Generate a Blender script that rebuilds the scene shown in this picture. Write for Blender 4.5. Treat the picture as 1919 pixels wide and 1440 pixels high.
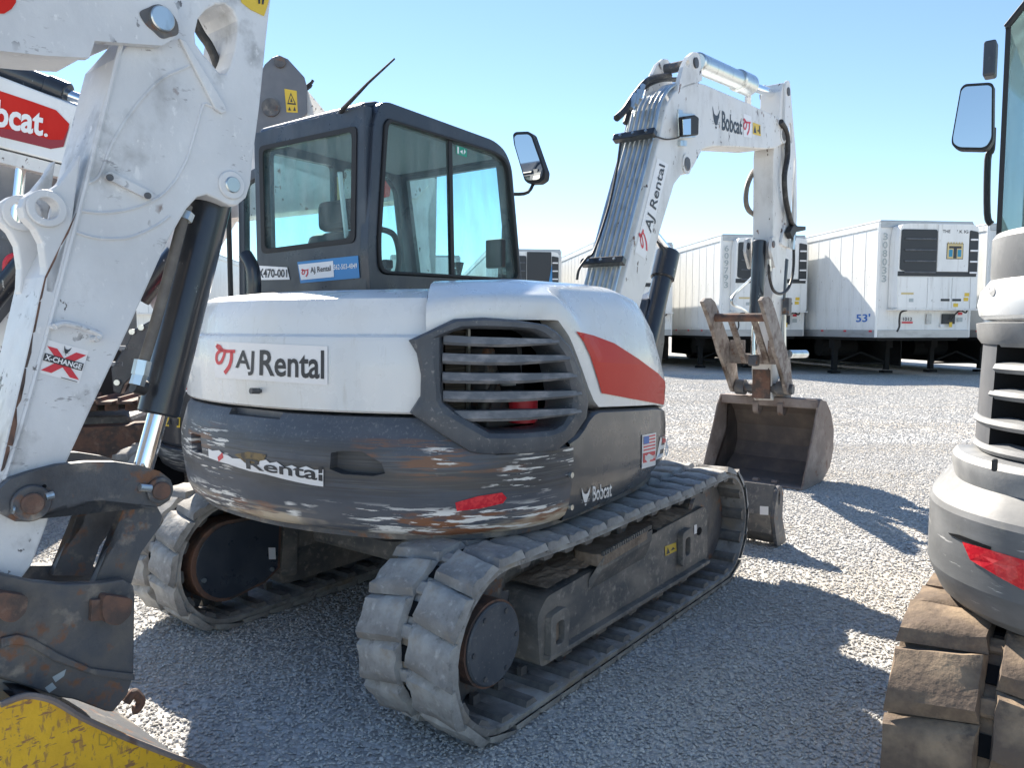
import bpy, bmesh, math, random
from mathutils import Vector, Matrix
from mathutils.bvhtree import BVHTree
from math import sin, cos, pi, radians, atan, hypot
random.seed(7)
scene = bpy.context.scene
COL = scene.collection
for o in list(bpy.data.objects): bpy.data.objects.remove(o)

# ------------------------------------------------------------------ camera, sky, sun, exposure
FPX, CAMH = 1440.0, 1.37                       # focal length in photo pixels, eye height in metres
PITCH = atan(107 / FPX)
cd = bpy.data.cameras.new('camera'); cam = bpy.data.objects.new('camera', cd); COL.objects.link(cam)
cam.location = (0, 0, CAMH); cam.rotation_euler = (pi / 2 - PITCH, 0, 0)
cd.sensor_fit = 'HORIZONTAL'; cd.sensor_width = 36; cd.lens = FPX * 36 / 1919
cd.clip_start = 0.05; cd.clip_end = 3000
scene.camera = cam
SUN_AZ, SUN_EL = radians(-22), radians(37)     # azimuth from +Y, towards +X positive
w = bpy.data.worlds.new('World'); scene.world = w; w.use_nodes = True
nt = w.node_tree; bg = nt.nodes['Background']
sky = nt.nodes.new('ShaderNodeTexSky'); sky.sky_type = 'NISHITA'; sky.sun_disc = False
sky.sun_elevation = SUN_EL; sky.sun_rotation = SUN_AZ
sky.air_density = 1.0; sky.dust_density = 0.0; sky.ozone_density = 3.0
nt.links.new(sky.outputs[0], bg.inputs[0]); bg.inputs[1].default_value = 0.05
sd = bpy.data.lights.new('sun', 'SUN'); sun = bpy.data.objects.new('sun', sd); COL.objects.link(sun)
sd.energy = 3.2; sd.angle = radians(0.53); sd.color = (1, 0.92, 0.80)
tosun = Vector((sin(SUN_AZ) * cos(SUN_EL), cos(SUN_AZ) * cos(SUN_EL), sin(SUN_EL)))
sun.rotation_euler = tosun.to_track_quat('Z', 'Y').to_euler(); sun.location = tosun * 40
vs = scene.view_settings
vs.view_transform = 'Standard'; vs.look = 'None'; vs.exposure = 2.05; vs.gamma = 1; vs.use_curve_mapping = False

# ------------------------------------------------------------------ materials
def mat(name, c, rough=.5, metal=0.0, layers=(), bump=0, bscale=(60,)*3, rvar=0, spec=.5, coat=0):
    """Principled paint with noise layers: (colour, scale xyz, lo, hi, detail[, zlo, zhi])."""
    m = bpy.data.materials.new(name); m.use_nodes = True
    n, l = m.node_tree.nodes, m.node_tree.links
    b = n['Principled BSDF']
    b.inputs['Roughness'].default_value = rough; b.inputs['Metallic'].default_value = metal
    b.inputs['Specular IOR Level'].default_value = spec; b.inputs['Coat Weight'].default_value = coat
    tc = n.new('ShaderNodeTexCoord')
    def noise(sc, detail, off):
        mp = n.new('ShaderNodeMapping'); mp.inputs['Scale'].default_value = sc
        mp.inputs['Location'].default_value = (off, off * 1.7, off * .6)
        l.new(tc.outputs['Object'], mp.inputs[0])
        t = n.new('ShaderNodeTexNoise'); t.inputs['Scale'].default_value = 1; t.inputs['Detail'].default_value = detail
        t.inputs['Roughness'].default_value = .6
        l.new(mp.outputs[0], t.inputs[0]); return t.outputs[0]
    def rng(src, a, b_, c0=0., c1=1.):
        r = n.new('ShaderNodeMapRange'); r.inputs[1].default_value = a; r.inputs[2].default_value = b_
        r.inputs[3].default_value = c0; r.inputs[4].default_value = c1
        l.new(src, r.inputs[0]); return r.outputs[0]
    rgb = n.new('ShaderNodeRGB'); rgb.outputs[0].default_value = (*c, 1); cur = rgb.outputs[0]; wear = None
    for i, ly in enumerate(layers):
        col, sc, lo, hi, det = ly[:5]
        sc = sc if isinstance(sc, tuple) else (sc,) * 3
        f = rng(noise(sc, det, i * 3.7 + 1), lo, hi)
        if len(ly) > 5:
            sp = n.new('ShaderNodeSeparateXYZ'); l.new(tc.outputs['Object'], sp.inputs[0])
            zz = sp.outputs[2]; w_ = (ly[6] - ly[5]) * .15
            for a, b_ in ((ly[5] - w_, ly[5] + w_), (ly[6] + w_, ly[6] - w_)):
                mm = n.new('ShaderNodeMath'); mm.operation = 'MULTIPLY'
                l.new(f, mm.inputs[0]); l.new(rng(zz, a, b_), mm.inputs[1]); f = mm.outputs[0]
        if len(ly) > 7:
            mm = n.new('ShaderNodeMath'); mm.operation = 'MULTIPLY'; ms = ly[7]
            l.new(f, mm.inputs[0]); l.new(rng(noise((ms[0],) * 3, 4, i * 2.3 + 7), ms[1], ms[2]), mm.inputs[1]); f = mm.outputs[0]
        mx = n.new('ShaderNodeMix'); mx.data_type = 'RGBA'
        l.new(f, mx.inputs[0]); l.new(cur, mx.inputs[6]); mx.inputs[7].default_value = (*col, 1)
        cur = mx.outputs[2]
    l.new(cur, b.inputs['Base Color'])
    if rvar:
        l.new(rng(noise((9, 9, 9), 5, 11), .3, .7, max(rough - rvar, .03), min(rough + rvar, 1)), b.inputs['Roughness'])
    if bump:
        bp = n.new('ShaderNodeBump'); bp.inputs['Strength'].default_value = bump; bp.inputs['Distance'].default_value = .01
        l.new(noise(bscale, 5, 5), bp.inputs['Height']); l.new(bp.outputs[0], b.inputs['Normal'])
    return m
def glass(name, tint, refl=.12):
    m = bpy.data.materials.new(name); m.use_nodes = True; n, l = m.node_tree.nodes, m.node_tree.links
    n.remove(n['Principled BSDF']); out = n['Material Output']
    tr = n.new('ShaderNodeBsdfTransparent'); tr.inputs[0].default_value = (*tint, 1)
    gl = n.new('ShaderNodeBsdfGlossy'); gl.inputs['Roughness'].default_value = .02
    df = n.new('ShaderNodeBsdfDiffuse'); df.inputs[0].default_value = (.6, .62, .6, 1)
    lw = n.new('ShaderNodeLayerWeight'); lw.inputs[0].default_value = refl
    a = n.new('ShaderNodeMixShader'); l.new(lw.outputs['Fresnel'], a.inputs[0]); l.new(tr.outputs[0], a.inputs[1]); l.new(gl.outputs[0], a.inputs[2])
    tc = n.new('ShaderNodeTexCoord'); mp = n.new('ShaderNodeMapping'); mp.inputs['Scale'].default_value = (14, 14, 3)
    no = n.new('ShaderNodeTexNoise'); no.inputs['Scale'].default_value = 1; no.inputs['Detail'].default_value = 6
    l.new(tc.outputs['Object'], mp.inputs[0]); l.new(mp.outputs[0], no.inputs[0])
    r = n.new('ShaderNodeMapRange'); r.inputs[1].default_value = .35; r.inputs[2].default_value = .8; r.inputs[3].default_value = .02; r.inputs[4].default_value = .16
    l.new(no.outputs[0], r.inputs[0])
    b = n.new('ShaderNodeMixShader'); l.new(r.outputs[0], b.inputs[0]); l.new(a.outputs[0], b.inputs[1]); l.new(df.outputs[0], b.inputs[2])
    l.new(b.outputs[0], out.inputs[0]); return m
DUST = (.42, .40, .36)
M = {}
M['white'] = mat('white_paint', (.78, .79, .79), .35, layers=[((.62, .61, .57), (3, 3, 1.2), .45, .8, 6), ((.5, .49, .45), (30, 30, 5), .62, .85, 6)], rvar=.12, coat=.2)
M['hood'] = mat('white_hood_paint', (.72, .735, .735), .3, layers=[((.66, .64, .58), (2.5, 2.5, 2), .5, .85, 6), ((.55, .54, .5), (40, 40, 6), .6, .9, 5), ((.35, .33, .3), 55, .74, .82, 2)], rvar=.15, coat=.3)
M['worn'] = mat('worn_white_paint', (.68, .695, .71), .42, layers=[((.54, .55, .565), (3, 3, 2), .40, .70, 7), ((.36, .365, .37), (5, 5, 4), .53, .66, 12, -9, 9, (2.6, .42, .55)),
    ((.74, .745, .75), (40, 40, 25), .62, .70, 6), ((.30, .30, .31), (24, 24, 70), .60, .64, 8, -9, 9, (5, .54, .62)), ((.055, .05, .055), (34, 34, 26), .61, .63, 8, -9, 9, (3.2, .58, .64)), ((.15, .075, .045), (13, 13, 9), .62, .65, 9, -9, 9, (4, .56, .62))], bump=.25, bscale=(16, 16, 16), rvar=.12)
M['armw'] = mat('chipped_white_paint', (.70, .70, .69), .4, layers=[((.50, .49, .47), (5, 5, 3), .48, .72, 8), ((.10, .07, .06), (22, 22, 12), .645, .67, 8), ((.16, .08, .05), (11, 11, 6), .66, .69, 8)], rvar=.1)
M['cw'] = mat('scraped_counterweight_paint', (.07, .082, .105), .48, layers=[
    ((.11, .12, .14), (4, 4, 9), .4, .75, 6), ((.17, .175, .18), (80, 80, 80), .56, .72, 3, .95, 1.2),
    ((.075, .072, .07), (1.2, 1.2, 9), .44, .54, 4, .79, .965),
    ((.058, .062, .07), (2, 2, 110), .50, .62, 3, .79, .965), ((.105, .108, .11), (2.5, 2.5, 150), .60, .66, 3, .78, .965),
    ((.19, .095, .055), (4, 4, 60), .49, .55, 10, .86, .985, (1.7, .51, .58)), ((.72, .70, .66), (6, 6, 80), .565, .58, 10, .79, .98, (2.1, .51, .55)),
    ((.55, .47, .36), (2.2, 2.2, 30), .46, .55, 9, .61, .71, (1.9, .40, .52)), ((.25, .11, .055), (3.4, 3.4, 24), .50, .58, 9, .60, .735, (2.3, .42, .54)),
    ((.80, .79, .76), (5, 5, 55), .53, .55, 10, .645, .75, (2.4, .46, .52))], bump=.08, bscale=(6, 6, 70), rvar=.1)
M['plastic'] = mat('charcoal_plastic', (.06, .07, .085), .5, layers=[((.14, .145, .155), (5, 5, 3), .45, .8, 7), ((.26, .25, .24), (60, 60, 60), .60, .8, 3)], bump=.08, bscale=(150,) * 3, rvar=.1)
M['slat'] = mat('dusty_slat_plastic', (.12, .13, .145), .55, layers=[((.32, .31, .31), (12, 12, 30), .45, .75, 6)], bump=.05)
M['panel'] = mat('charcoal_panel_paint', (.05, .058, .068), .32, layers=[((.10, .105, .11), (4, 4, 2), .45, .8, 6), ((.22, .20, .17), (40, 40, 20), .64, .8, 5)], rvar=.1, coat=.2)
M['cab'] = mat('black_cab_paint', (.035, .044, .060), .33, layers=[((.09, .10, .115), (5, 5, 3), .45, .8, 6), ((.25, .24, .23), 45, .68, .85, 4)], rvar=.1)
M['trim'] = mat('black_rubber_trim', (.015, .016, .018), .6)
M['glass'] = glass('cab_glass', (.83, .955, .965))
M['glass_dim'] = glass('door_glass', (.80, .94, .93))
M['rubber'] = mat('dusty_track_rubber', (.22, .21, .20), .85, layers=[((.40, .39, .37), (6, 6, 6), .42, .62, 9), ((.13, .125, .12), (14, 14, 14), .56, .66, 10), ((.50, .48, .45), (30, 30, 30), .60, .78, 6), ((.29, .235, .175), (4, 4, 4), .54, .66, 9)], bump=.5, bscale=(28, 28, 28))
M['rubber_in'] = mat('inner_track_rubber', (.11, .105, .10), .7, layers=[((.22, .205, .19), (9, 9, 9), .42, .68, 7)], bump=.2)
M['rubber_br'] = mat('earthy_track_rubber', (.13, .095, .07), .9, layers=[((.30, .22, .145), (9, 9, 9), .42, .66, 8), ((.06, .05, .045), (20, 20, 20), .60, .78, 6)], bump=.5, bscale=(34, 34, 34))
M['steel'] = mat('dark_steel', (.085, .092, .105), .52, .2, layers=[((.14, .13, .12), (6, 6, 6), .46, .66, 9), ((.28, .25, .215), (9, 9, 9), .56, .68, 10), ((.19, .095, .055), (15, 15, 15), .57, .66, 9), ((.045, .047, .055), (4, 4, 4), .55, .70, 6)], bump=.25)
M['frame'] = mat('dusty_frame_steel', (.11, .11, .11), .6, layers=[((.27, .24, .205), (4, 4, 7), .40, .66, 8), ((.38, .34, .29), (30, 30, 30), .55, .75, 6)], bump=.15)
M['rust'] = mat('rusty_steel', (.18, .10, .072), .8, .1, layers=[((.09, .068, .06), (12, 12, 12), .45, .60, 9), ((.30, .20, .15), (14, 14, 14), .58, .75, 7)], bump=.3)
M['thumb'] = mat('dusty_thumb_steel', (.27, .24, .22), .75, .1, layers=[((.14, .105, .09), (8, 8, 8), .46, .62, 8), ((.36, .33, .30), (20, 20, 20), .5, .72, 7), ((.15, .08, .055), (14, 14, 14), .60, .70, 7)], bump=.3)
M['bucket'] = mat('rusted_bucket_steel', (.20, .16, .14), .75, .1, layers=[((.33, .28, .25), (5, 5, 5), .45, .7, 8), ((.14, .075, .05), (12, 12, 12), .58, .72, 7)], bump=.25)
M['bucket_in'] = mat('bucket_inside_steel', (.13, .11, .10), .7, .1, layers=[((.20, .16, .135), (6, 6, 6), .45, .7, 8)], bump=.2)
M['yellow'] = mat('worn_yellow_paint', (.78, .46, .02), .5, layers=[((.66, .36, .02), (6, 6, 6), .45, .7, 6), ((.44, .24, .05), (70, 14, 22), .56, .62, 7), ((.30, .15, .06), (22, 14, 70), .60, .625, 7), ((.20, .11, .065), (8, 8, 8), .655, .68, 12)], bump=.2)
M['chrome'] = mat('chrome_rod', (.86, .87, .88), .08, 1.0)
M['zinc'] = mat('zinc_tube', (.62, .66, .66), .28, .9, layers=[((.40, .42, .41), (20, 20, 6), .5, .75, 5)])
M['blk'] = mat('black_cylinder_paint', (.018, .021, .028), .28, layers=[((.05, .055, .062), (4, 4, 2), .45, .8, 6), ((.36, .36, .35), (22, 22, 13), .66, .70, 7)], coat=.3)
M['hose'] = mat('black_hose', (.02, .02, .022), .55, layers=[((.09, .085, .08), 25, .5, .75, 5)])
M['pipe'] = mat('dusty_pipe', (.13, .115, .10), .6, layers=[((.20, .18, .155), 18, .45, .75, 6)], bump=.1)
M['lbl_w'] = mat('white_sticker', (.80, .80, .81), .35)
M['lbl_b'] = mat('blue_sticker', (.035, .23, .52), .35)
M['lbl_y'] = mat('yellow_sticker', (.72, .50, .05), .45)
M['red'] = mat('red_decal', (.55, .014, .008), .4, layers=[((.60, .03, .018), (4, 4, 2), .45, .8, 6)], spec=.2)
M['red_txt'] = mat('red_print', (.62, .03, .05), .4)
M['reflect'] = mat('red_reflector', (.60, .015, .03), .25, layers=[((.75, .04, .05), (60, 60, 60), .45, .6, 2)], coat=.5)
M['txt'] = mat('dark_print', (.03, .034, .042), .45)
M['txt_w'] = mat('white_print', (.82, .82, .82), .45)
M['txt_bl'] = mat('blue_print', (.04, .16, .50), .45)
M['txt_gr'] = mat('faded_grey_print', (.40, .45, .46), .5)
M['green'] = mat('green_sign', (.01, .30, .20), .45)
M['mirror'] = mat('mirror_glass', (.75, .78, .78), .03, 1.0)
M['fins'] = mat('radiator_fins', (.13, .115, .095), .6, .3, layers=[((.05, .045, .04), (3, 3, 260), .45, .55, 1)])
M['engine_shade'] = mat('engine_shade_black', (.010, .011, .013), .8, spec=.1)  # near-black: shade inside openings, slots and holes is put into the engine colour
M['dirt'] = mat('caked_dirt', (.32, .25, .19), .95, layers=[((.20, .15, .11), 18, .4, .65, 8), ((.29, .23, .18), 40, .55, .75, 5)], bump=.9, bscale=(40,) * 3)
M['seat'] = mat('dark_seat_fabric', (.03, .03, .034), .8)
M['liner'] = mat('grey_headliner', (.30, .32, .34), .8)
M['tw'] = mat('trailer_white', (.80, .81, .80), .38, layers=[((.67, .68, .67), (1.2, 1.2, .5), .42, .75, 7), ((.58, .58, .56), (9, 9, .6), .54, .74, 6), ((.45, .44, .42), (14, 14, 10), .64, .74, 7)], rvar=.1)
M['tg'] = mat('trailer_alu', (.42, .43, .44), .42, .5, layers=[((.25, .25, .25), (2, 2, 6), .5, .8, 7)])
M['tdark'] = mat('reefer_grille', (.025, .03, .036), .5)
M['under'] = mat('trailer_underframe', (.02, .021, .023), .8, spec=.2)
M['tyre'] = mat('tyre_rubber', (.02, .02, .02), .8)
M['cyan'] = mat('cyan_print', (.02, .25, .42), .45)
M['cream'] = mat('cream_print', (.62, .50, .25), .45)
M['straw'] = mat('dry_leaf', (.45, .33, .16), .8)
# ------------------------------------------------------------------ helpers
class Frame:
    """A machine's own axes: x forward, y left, z up; p() finds the point of a machine plane behind a photo pixel."""
    def __init__(s, org, yaw):
        s.org = Vector((org[0], org[1], 0)); s.ang = pi / 2 - radians(yaw)
        s.R = Matrix.Rotation(-s.ang, 3, 'Z'); s.o = s.R @ (Vector((0, 0, CAMH)) - s.org)
    def d(s, px, py):
        u, v = (px - 959.5) / FPX, -(py - 720) / FPX
        return s.R @ Vector((u, cos(PITCH) + v * sin(PITCH), -sin(PITCH) + v * cos(PITCH)))
    def p(s, px, py, **k):
        d = s.d(px, py); a = 'xyz'.index(list(k)[0]); t = (k['xyz'[a]] - s.o[a]) / d[a]
        return s.o + d * t
    def root(s, name, label, cat, group=None):
        o = bpy.data.objects.new(name, None); COL.objects.link(o); o.location = s.org; o.rotation_euler.z = s.ang
        o['label'] = label; o['category'] = cat
        if group: o['group'] = group
        return o
def link(name, me, m, parent=None, smooth=False, bev=0, seg=2, ang=35):
    o = bpy.data.objects.new(name, me); COL.objects.link(o)
    if m:
        me.materials.clear()
        for q in (m if isinstance(m, (list, tuple)) else [m]): me.materials.append(M[q] if isinstance(q, str) else q)
    if parent: o.parent = parent
    if smooth:
        me.polygons.foreach_set('use_smooth', [True] * len(me.polygons))
        try: me.set_sharp_from_angle(angle=radians(ang))
        except Exception: pass
    if bev:
        b = o.modifiers.new('bevel', 'BEVEL'); b.width = bev; b.segments = seg; b.limit_method = 'ANGLE'; b.angle_limit = radians(40)
        b.harden_normals = False
    return o
def mesh_of(bm, name='m', fix=True):
    if fix: bmesh.ops.recalc_face_normals(bm, faces=bm.faces)
    me = bpy.data.meshes.new(name); bm.to_mesh(me); bm.free(); return me
def mesh_py(v, f, name='m', fix=True):
    bm = bmesh.new(); vv = [bm.verts.new(q) for q in v]
    for q in f:
        try: bm.faces.new([vv[i] for i in q])
        except ValueError: pass
    return mesh_of(bm, name, fix)
def fill_loops(bm, loops):
    """flat face(s) bounded by the first loop, with the other loops as holes"""
    if len(loops) == 1:
        vv = [bm.verts.new(q) for q in loops[0]]
        f = bm.faces.new(vv)
        r = bmesh.ops.triangulate(bm, faces=[f], ngon_method='EAR_CLIP'); return r['faces'], [vv]
    es, vls = [], []
    for lp in loops:
        vv = [bm.verts.new(q) for q in lp]; vls.append(vv)
        for i in range(len(vv)): es.append(bm.edges.new((vv[i - 1], vv[i])))
    r = bmesh.ops.triangle_fill(bm, edges=es, use_beauty=True, use_dissolve=False)
    return [g for g in r['geom'] if isinstance(g, bmesh.types.BMFace)], vls
def prism_bm(loops, off):
    bm = bmesh.new(); off = Vector(off)
    loops = [[Vector(q) for q in lp] for lp in loops]
    fs, vls = fill_loops(bm, loops)
    fs2, vls2 = fill_loops(bm, [[q + off for q in lp] for lp in loops])
    for a, b in zip(vls, vls2):
        for i in range(len(a)): bm.faces.new((a[i - 1], a[i], b[i], b[i - 1]))
    return bm
def prism(name, pts, off, m, parent=None, holes=(), bev=0, smooth=False, seg=2):
    return link(name, mesh_of(prism_bm([pts, *holes], off), name), m, parent, bev=bev, smooth=smooth, seg=seg)
def xz(pts, y): return [Vector((a, y, b)) for a, b in pts]
def yz(pts, x): return [Vector((x, a, b)) for a, b in pts]
def xy(pts, z): return [Vector((a, b, z)) for a, b in pts]
def box_bm(bm, c, s, R=None):
    r = bmesh.ops.create_cube(bm, size=1); vs = r['verts']; c = Vector(c)
    for v in vs:
        q = Vector((v.co.x * s[0], v.co.y * s[1], v.co.z * s[2])); v.co = c + (R @ q if R else q)
    return vs
def box(name, c, s, m, parent=None, bev=0, R=None):
    bm = bmesh.new(); box_bm(bm, c, s, R); return link(name, mesh_of(bm, name), m, parent, bev=bev)
def frame_of(d):
    d = d.normalized(); a = Vector((0, 0, 1)) if abs(d.z) < .9 else Vector((1, 0, 0))
    x = d.cross(a).normalized(); return x, x.cross(d)
def sweep_bm(bm, pts, rad, n=12, cap=True):
    pts = [Vector(q) for q in pts]; rings = []
    x = None
    for i, q in enumerate(pts):
        d = (pts[min(i + 1, len(pts) - 1)] - pts[max(i - 1, 0)])
        if d.length < 1e-7: d = pts[-1] - pts[0]
        if x is None: x, y = frame_of(d)
        else:
            dn = d.normalized(); x = (x - dn * x.dot(dn)).normalized(); y = x.cross(dn)
        r = rad[i] if isinstance(rad, (list, tuple)) else rad
        rings.append([bm.verts.new(q + x * (r * cos(2 * pi * k / n)) + y * (r * sin(2 * pi * k / n))) for k in range(n)])
    for a, b in zip(rings, rings[1:]):
        for k in range(n): bm.faces.new((a[k - 1], a[k], b[k], b[k - 1]))
    if cap: bm.faces.new(rings[0]); bm.faces.new(rings[-1])
def tube(name, pts, rad, m, parent=None, n=12, smooth=True):
    bm = bmesh.new(); sweep_bm(bm, pts, rad, n); return link(name, mesh_of(bm, name), m, parent, smooth=smooth)
def cyl(name, a, b, r, m, parent=None, n=24, bev=0):
    a, b = Vector(a), Vector(b); d = (b - a)
    if bev:
        e = d.normalized() * bev; return tube(name, [a, a, a + e, b - e, b, b], [0.0005, r - bev, r, r, r - bev, .0005], m, parent, n)
    return tube(name, [a, b], r, m, parent, n)
def catmull(pts, k=6, closed=False):
    pts = [Vector(q) for q in pts]; out = []; n = len(pts)
    for i in range(n if closed else n - 1):
        g = lambda j: pts[j % n] if closed else pts[max(0, min(n - 1, j))]
        a, b, c, d = g(i - 1), g(i), g(i + 1), g(i + 2)
        for t in range(k):
            t /= k
            out.append(.5 * ((2 * b) + (c - a) * t + (2 * a - 5 * b + 4 * c - d) * t * t + (3 * b - a - 3 * c + d) * t ** 3))
    if not closed: out.append(pts[-1])
    return out
def circ(c, r, ax='y', n=24, rz=None):
    rz = rz or r; o = []
    for k in range(n):
        a, b = r * cos(2 * pi * k / n), rz * sin(2 * pi * k / n)
        o.append(Vector(c) + (Vector((a, 0, b)) if ax == 'y' else Vector((0, a, b)) if ax == 'x' else Vector((a, b, 0))))
    return o
def rounded(pts, r, n=4):
    """round the corners of a closed 3D polygon"""
    pts = [Vector(q) for q in pts]; out = []
    for i, q in enumerate(pts):
        a, b = pts[i - 1] - q, pts[(i + 1) % len(pts)] - q
        rr = min(r, a.length * .45, b.length * .45); p0, p1 = q + a.normalized() * rr, q + b.normalized() * rr
        for k in range(n + 1):
            t = k / n; out.append((1 - t) ** 2 * p0 + 2 * t * (1 - t) * q + t * t * p1)
    return out
def interp(tab, x):
    if x <= tab[0][0]: return tab[0][1]
    for (a, b), (c, d) in zip(tab, tab[1:]):
        if x <= c: return b + (d - b) * (x - a) / (c - a)
    return tab[-1][1]
# ---- decals: flat shapes and lettering laid on a surface
def bvh_of(*objs):
    v, f = [], []
    for o in objs:
        k = len(v); v += [q.co.copy() for q in o.data.vertices]; f += [[i + k for i in p.vertices] for p in o.data.polygons]
    return BVHTree.FromPolygons(v, f)
def on_bvh(fr, bvh, off=.003):
    last = [3.0]
    def s(px, py):
        d = fr.d(px, py).normalized(); h = bvh.ray_cast(fr.o, d)
        if h[0] is None: return fr.o + d * last[0]
        last[0] = h[3]; n = h[1]
        if n.dot(d) > 0: n = -n
        return h[0] + n * off
    return s
def on_plane(fr, off=0, **k):
    a = list(k)[0]; v = k[a] + off
    return lambda px, py: fr.p(px, py, **{a: v})
def homog(q):
    (x0, y0), (x1, y1), (x2, y2), (x3, y3) = q       # TL TR BR BL for (0,1) (1,1) (1,0) (0,0)
    def f(u, v):
        a = (x3 + (x2 - x3) * u, y3 + (y2 - y3) * u); b = (x0 + (x1 - x0) * u, y0 + (y1 - y0) * u)
        return a[0] + (b[0] - a[0]) * v, a[1] + (b[1] - a[1]) * v
    return f
def decal(name, px, surf, m, parent=None, holes=(), sub=0):
    bm = bmesh.new(); fill_loops(bm, [[Vector((x, -y, 0)) for x, y in lp] for lp in [px, *holes]])
    for _ in range(sub):
        bmesh.ops.subdivide_edges(bm, edges=[e for e in bm.edges if e.calc_length() > 14], cuts=1, use_grid_fill=False)
        bmesh.ops.triangulate(bm, faces=bm.faces)
    for v in bm.verts: v.co = surf(v.co.x, -v.co.y)
    return link(name, mesh_of(bm, name, False), m, parent)
_tc = {}
def text_shape(s, bold=0.0, shear=0.0):
    if (s, bold, shear) not in _tc:
        c = bpy.data.curves.new('lettering', 'FONT'); c.body = s; c.size = 1; c.offset = bold; c.shear = shear; c.resolution_u = 3
        o = bpy.data.objects.new('lettering', c); COL.objects.link(o)
        me = bpy.data.meshes.new_from_object(o.evaluated_get(bpy.context.evaluated_depsgraph_get()))
        v = [q.co.copy() for q in me.vertices]; f = [tuple(p.vertices) for p in me.polygons]
        bpy.data.objects.remove(o); bpy.data.curves.remove(c)
        x0, x1 = min(q.x for q in v), max(q.x for q in v); y0, y1 = min(q.y for q in v), max(q.y for q in v)
        _tc[(s, bold, shear)] = [((q.x - x0) / (x1 - x0), (q.y - y0) / (y1 - y0)) for q in v], f
    return _tc[(s, bold, shear)]
def lettering(name, s, quad, surf, m, parent=None, bold=.0, shear=0):
    uv, f = text_shape(s, bold, shear); h = homog(quad)
    return link(name, mesh_py([surf(*h(u, v)) for u, v in uv], f, name, False), m, parent)
def shape(name, polys, quad, surf, m, parent=None):
    """polygons given in a unit square, laid on the quad"""
    h = homog(quad); V, F = [], []
    bm = bmesh.new()
    for lp in polys: fill_loops(bm, [[Vector((u, v, 0)) for u, v in lp]])
    for v in bm.verts: v.co = surf(*h(v.co.x, v.co.y))
    return link(name, mesh_of(bm, name, False), m, parent)
def stroke(pts, w):
    P = catmull([(a, b, 0) for a, b in pts], 5); L, R = [], []
    for i, q in enumerate(P):
        d = (P[min(i + 1, len(P) - 1)] - P[max(i - 1, 0)]).normalized(); n = Vector((-d.y, d.x, 0)) * w / 2
        L.append(q + n); R.append(q - n)
    return [[(L[i].x, L[i].y), (L[i + 1].x, L[i + 1].y), (R[i + 1].x, R[i + 1].y), (R[i].x, R[i].y)] for i in range(len(P) - 1)]
AJ = stroke([(.06, .98), (.12, .9), (.3, .84), (.6, .83), (1, .87)], .12) + stroke([(.06, .98), (.22, .96), (.36, .84)], .11) + stroke([(.5, .84), (.42, .6), (.3, .4), (.14, .36), (.06, .5), (.1, .68), (.25, .8), (.42, .84)], .12) + stroke([(.82, .84), (.82, .55), (.72, .28), (.5, .03)], .15)
CAT = [[(.08, 1), (.27, .68), (.40, .62), (.55, .60), (.70, .64), (.98, .95), (.86, .54), (.74, .40), (.68, .22), (.58, .16), (.42, .16), (.32, .24), (.24, .40), (.16, .56)],
       [(.40, .10), (.60, .10), (.56, .0), (.45, .0)], [(.0, .34), (.2, .30), (.2, .27)], [(.02, .2), (.24, .23), (.24, .20)], [(1, .34), (.78, .30), (.78, .27)], [(.97, .2), (.74, .23), (.74, .20)]]
def q4(x0, y0, x1, y1): return [(x0, y0), (x1, y0), (x1, y1), (x0, y1)]
# ---- rubber track: belt, lugs on the outside, ribs on the inside
def track_path(xr, xf, zc, r, sag, s):
    """point and tangent at arc fraction s, from rear bottom forward along the ground"""
    L = xf - xr; C = pi * r; T = 2 * L + 2 * C; d = (s % 1) * T
    if d < L: return Vector((xr + d, 0, zc - r)), Vector((1, 0, 0))
    d -= L
    if d < C: a = d / r; return Vector((xf + r * sin(a), 0, zc - r * cos(a))), Vector((cos(a), 0, sin(a)))
    d -= C
    if d < L:
        t = d / L; return Vector((xf - d, 0, zc + r - sag * sin(pi * t) * (1 + .3 * sin(3 * pi * t)))), Vector((-1, 0, 0))
    d -= L; a = d / r
    return Vector((xr - r * sin(a), 0, zc + r * cos(a))), Vector((-cos(a), 0, -sin(a)))
LUG = {}
def lug_mesh(m, k, L=.132, W=.184, H=.027):
    if (m, k) in LUG: return LUG[(m, k)]
    bm = bmesh.new(); rnd = random.Random(k * 11 + 3)
    if m == 'rubber_br': L, W, H = .152, .196, .032
    nx, ny = 5, 5; g = {}
    for i in range(nx):
        for j in range(ny):
            u, v = i / (nx - 1) - .5, j / (ny - 1) - .5
            sk = .03 * (v + .5)                                       # chevron skew
            e = max(abs(u), abs(v)) * 2
            top = H * (1 - .18 * max(0, e - .5)) + rnd.uniform(-.0025, .0025)
            tp = .90 - rnd.uniform(0, .06)
            g[i, j, 1] = bm.verts.new((u * L * tp + sk + rnd.uniform(-.0025, .0025), v * W * .95 + rnd.uniform(-.003, .003), top - (.005 if e > .99 and rnd.random() < .3 else 0)))
            if e > .99: g[i, j, 0] = bm.verts.new((u * L * 1.12 + sk, v * W * 1.02, -.004))
    for i in range(nx - 1):
        for j in range(ny - 1): bm.faces.new([g[i, j, 1], g[i + 1, j, 1], g[i + 1, j + 1, 1], g[i, j + 1, 1]])
    for i in range(nx - 1):
        for j in (0, ny - 1): bm.faces.new([g[i, j, 1], g[i + 1, j, 1], g[i + 1, j, 0], g[i, j, 0]])
    for j in range(ny - 1):
        for i in (0, nx - 1): bm.faces.new([g[i, j, 1], g[i, j + 1, 1], g[i, j + 1, 0], g[i, j, 0]])
    me = mesh_of(bm, 'lug'); me.materials.append(M[m])
    me.polygons.foreach_set('use_smooth', [True] * len(me.polygons)); me.set_sharp_from_angle(angle=radians(50))
    LUG[(m, k)] = me; return me
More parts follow.
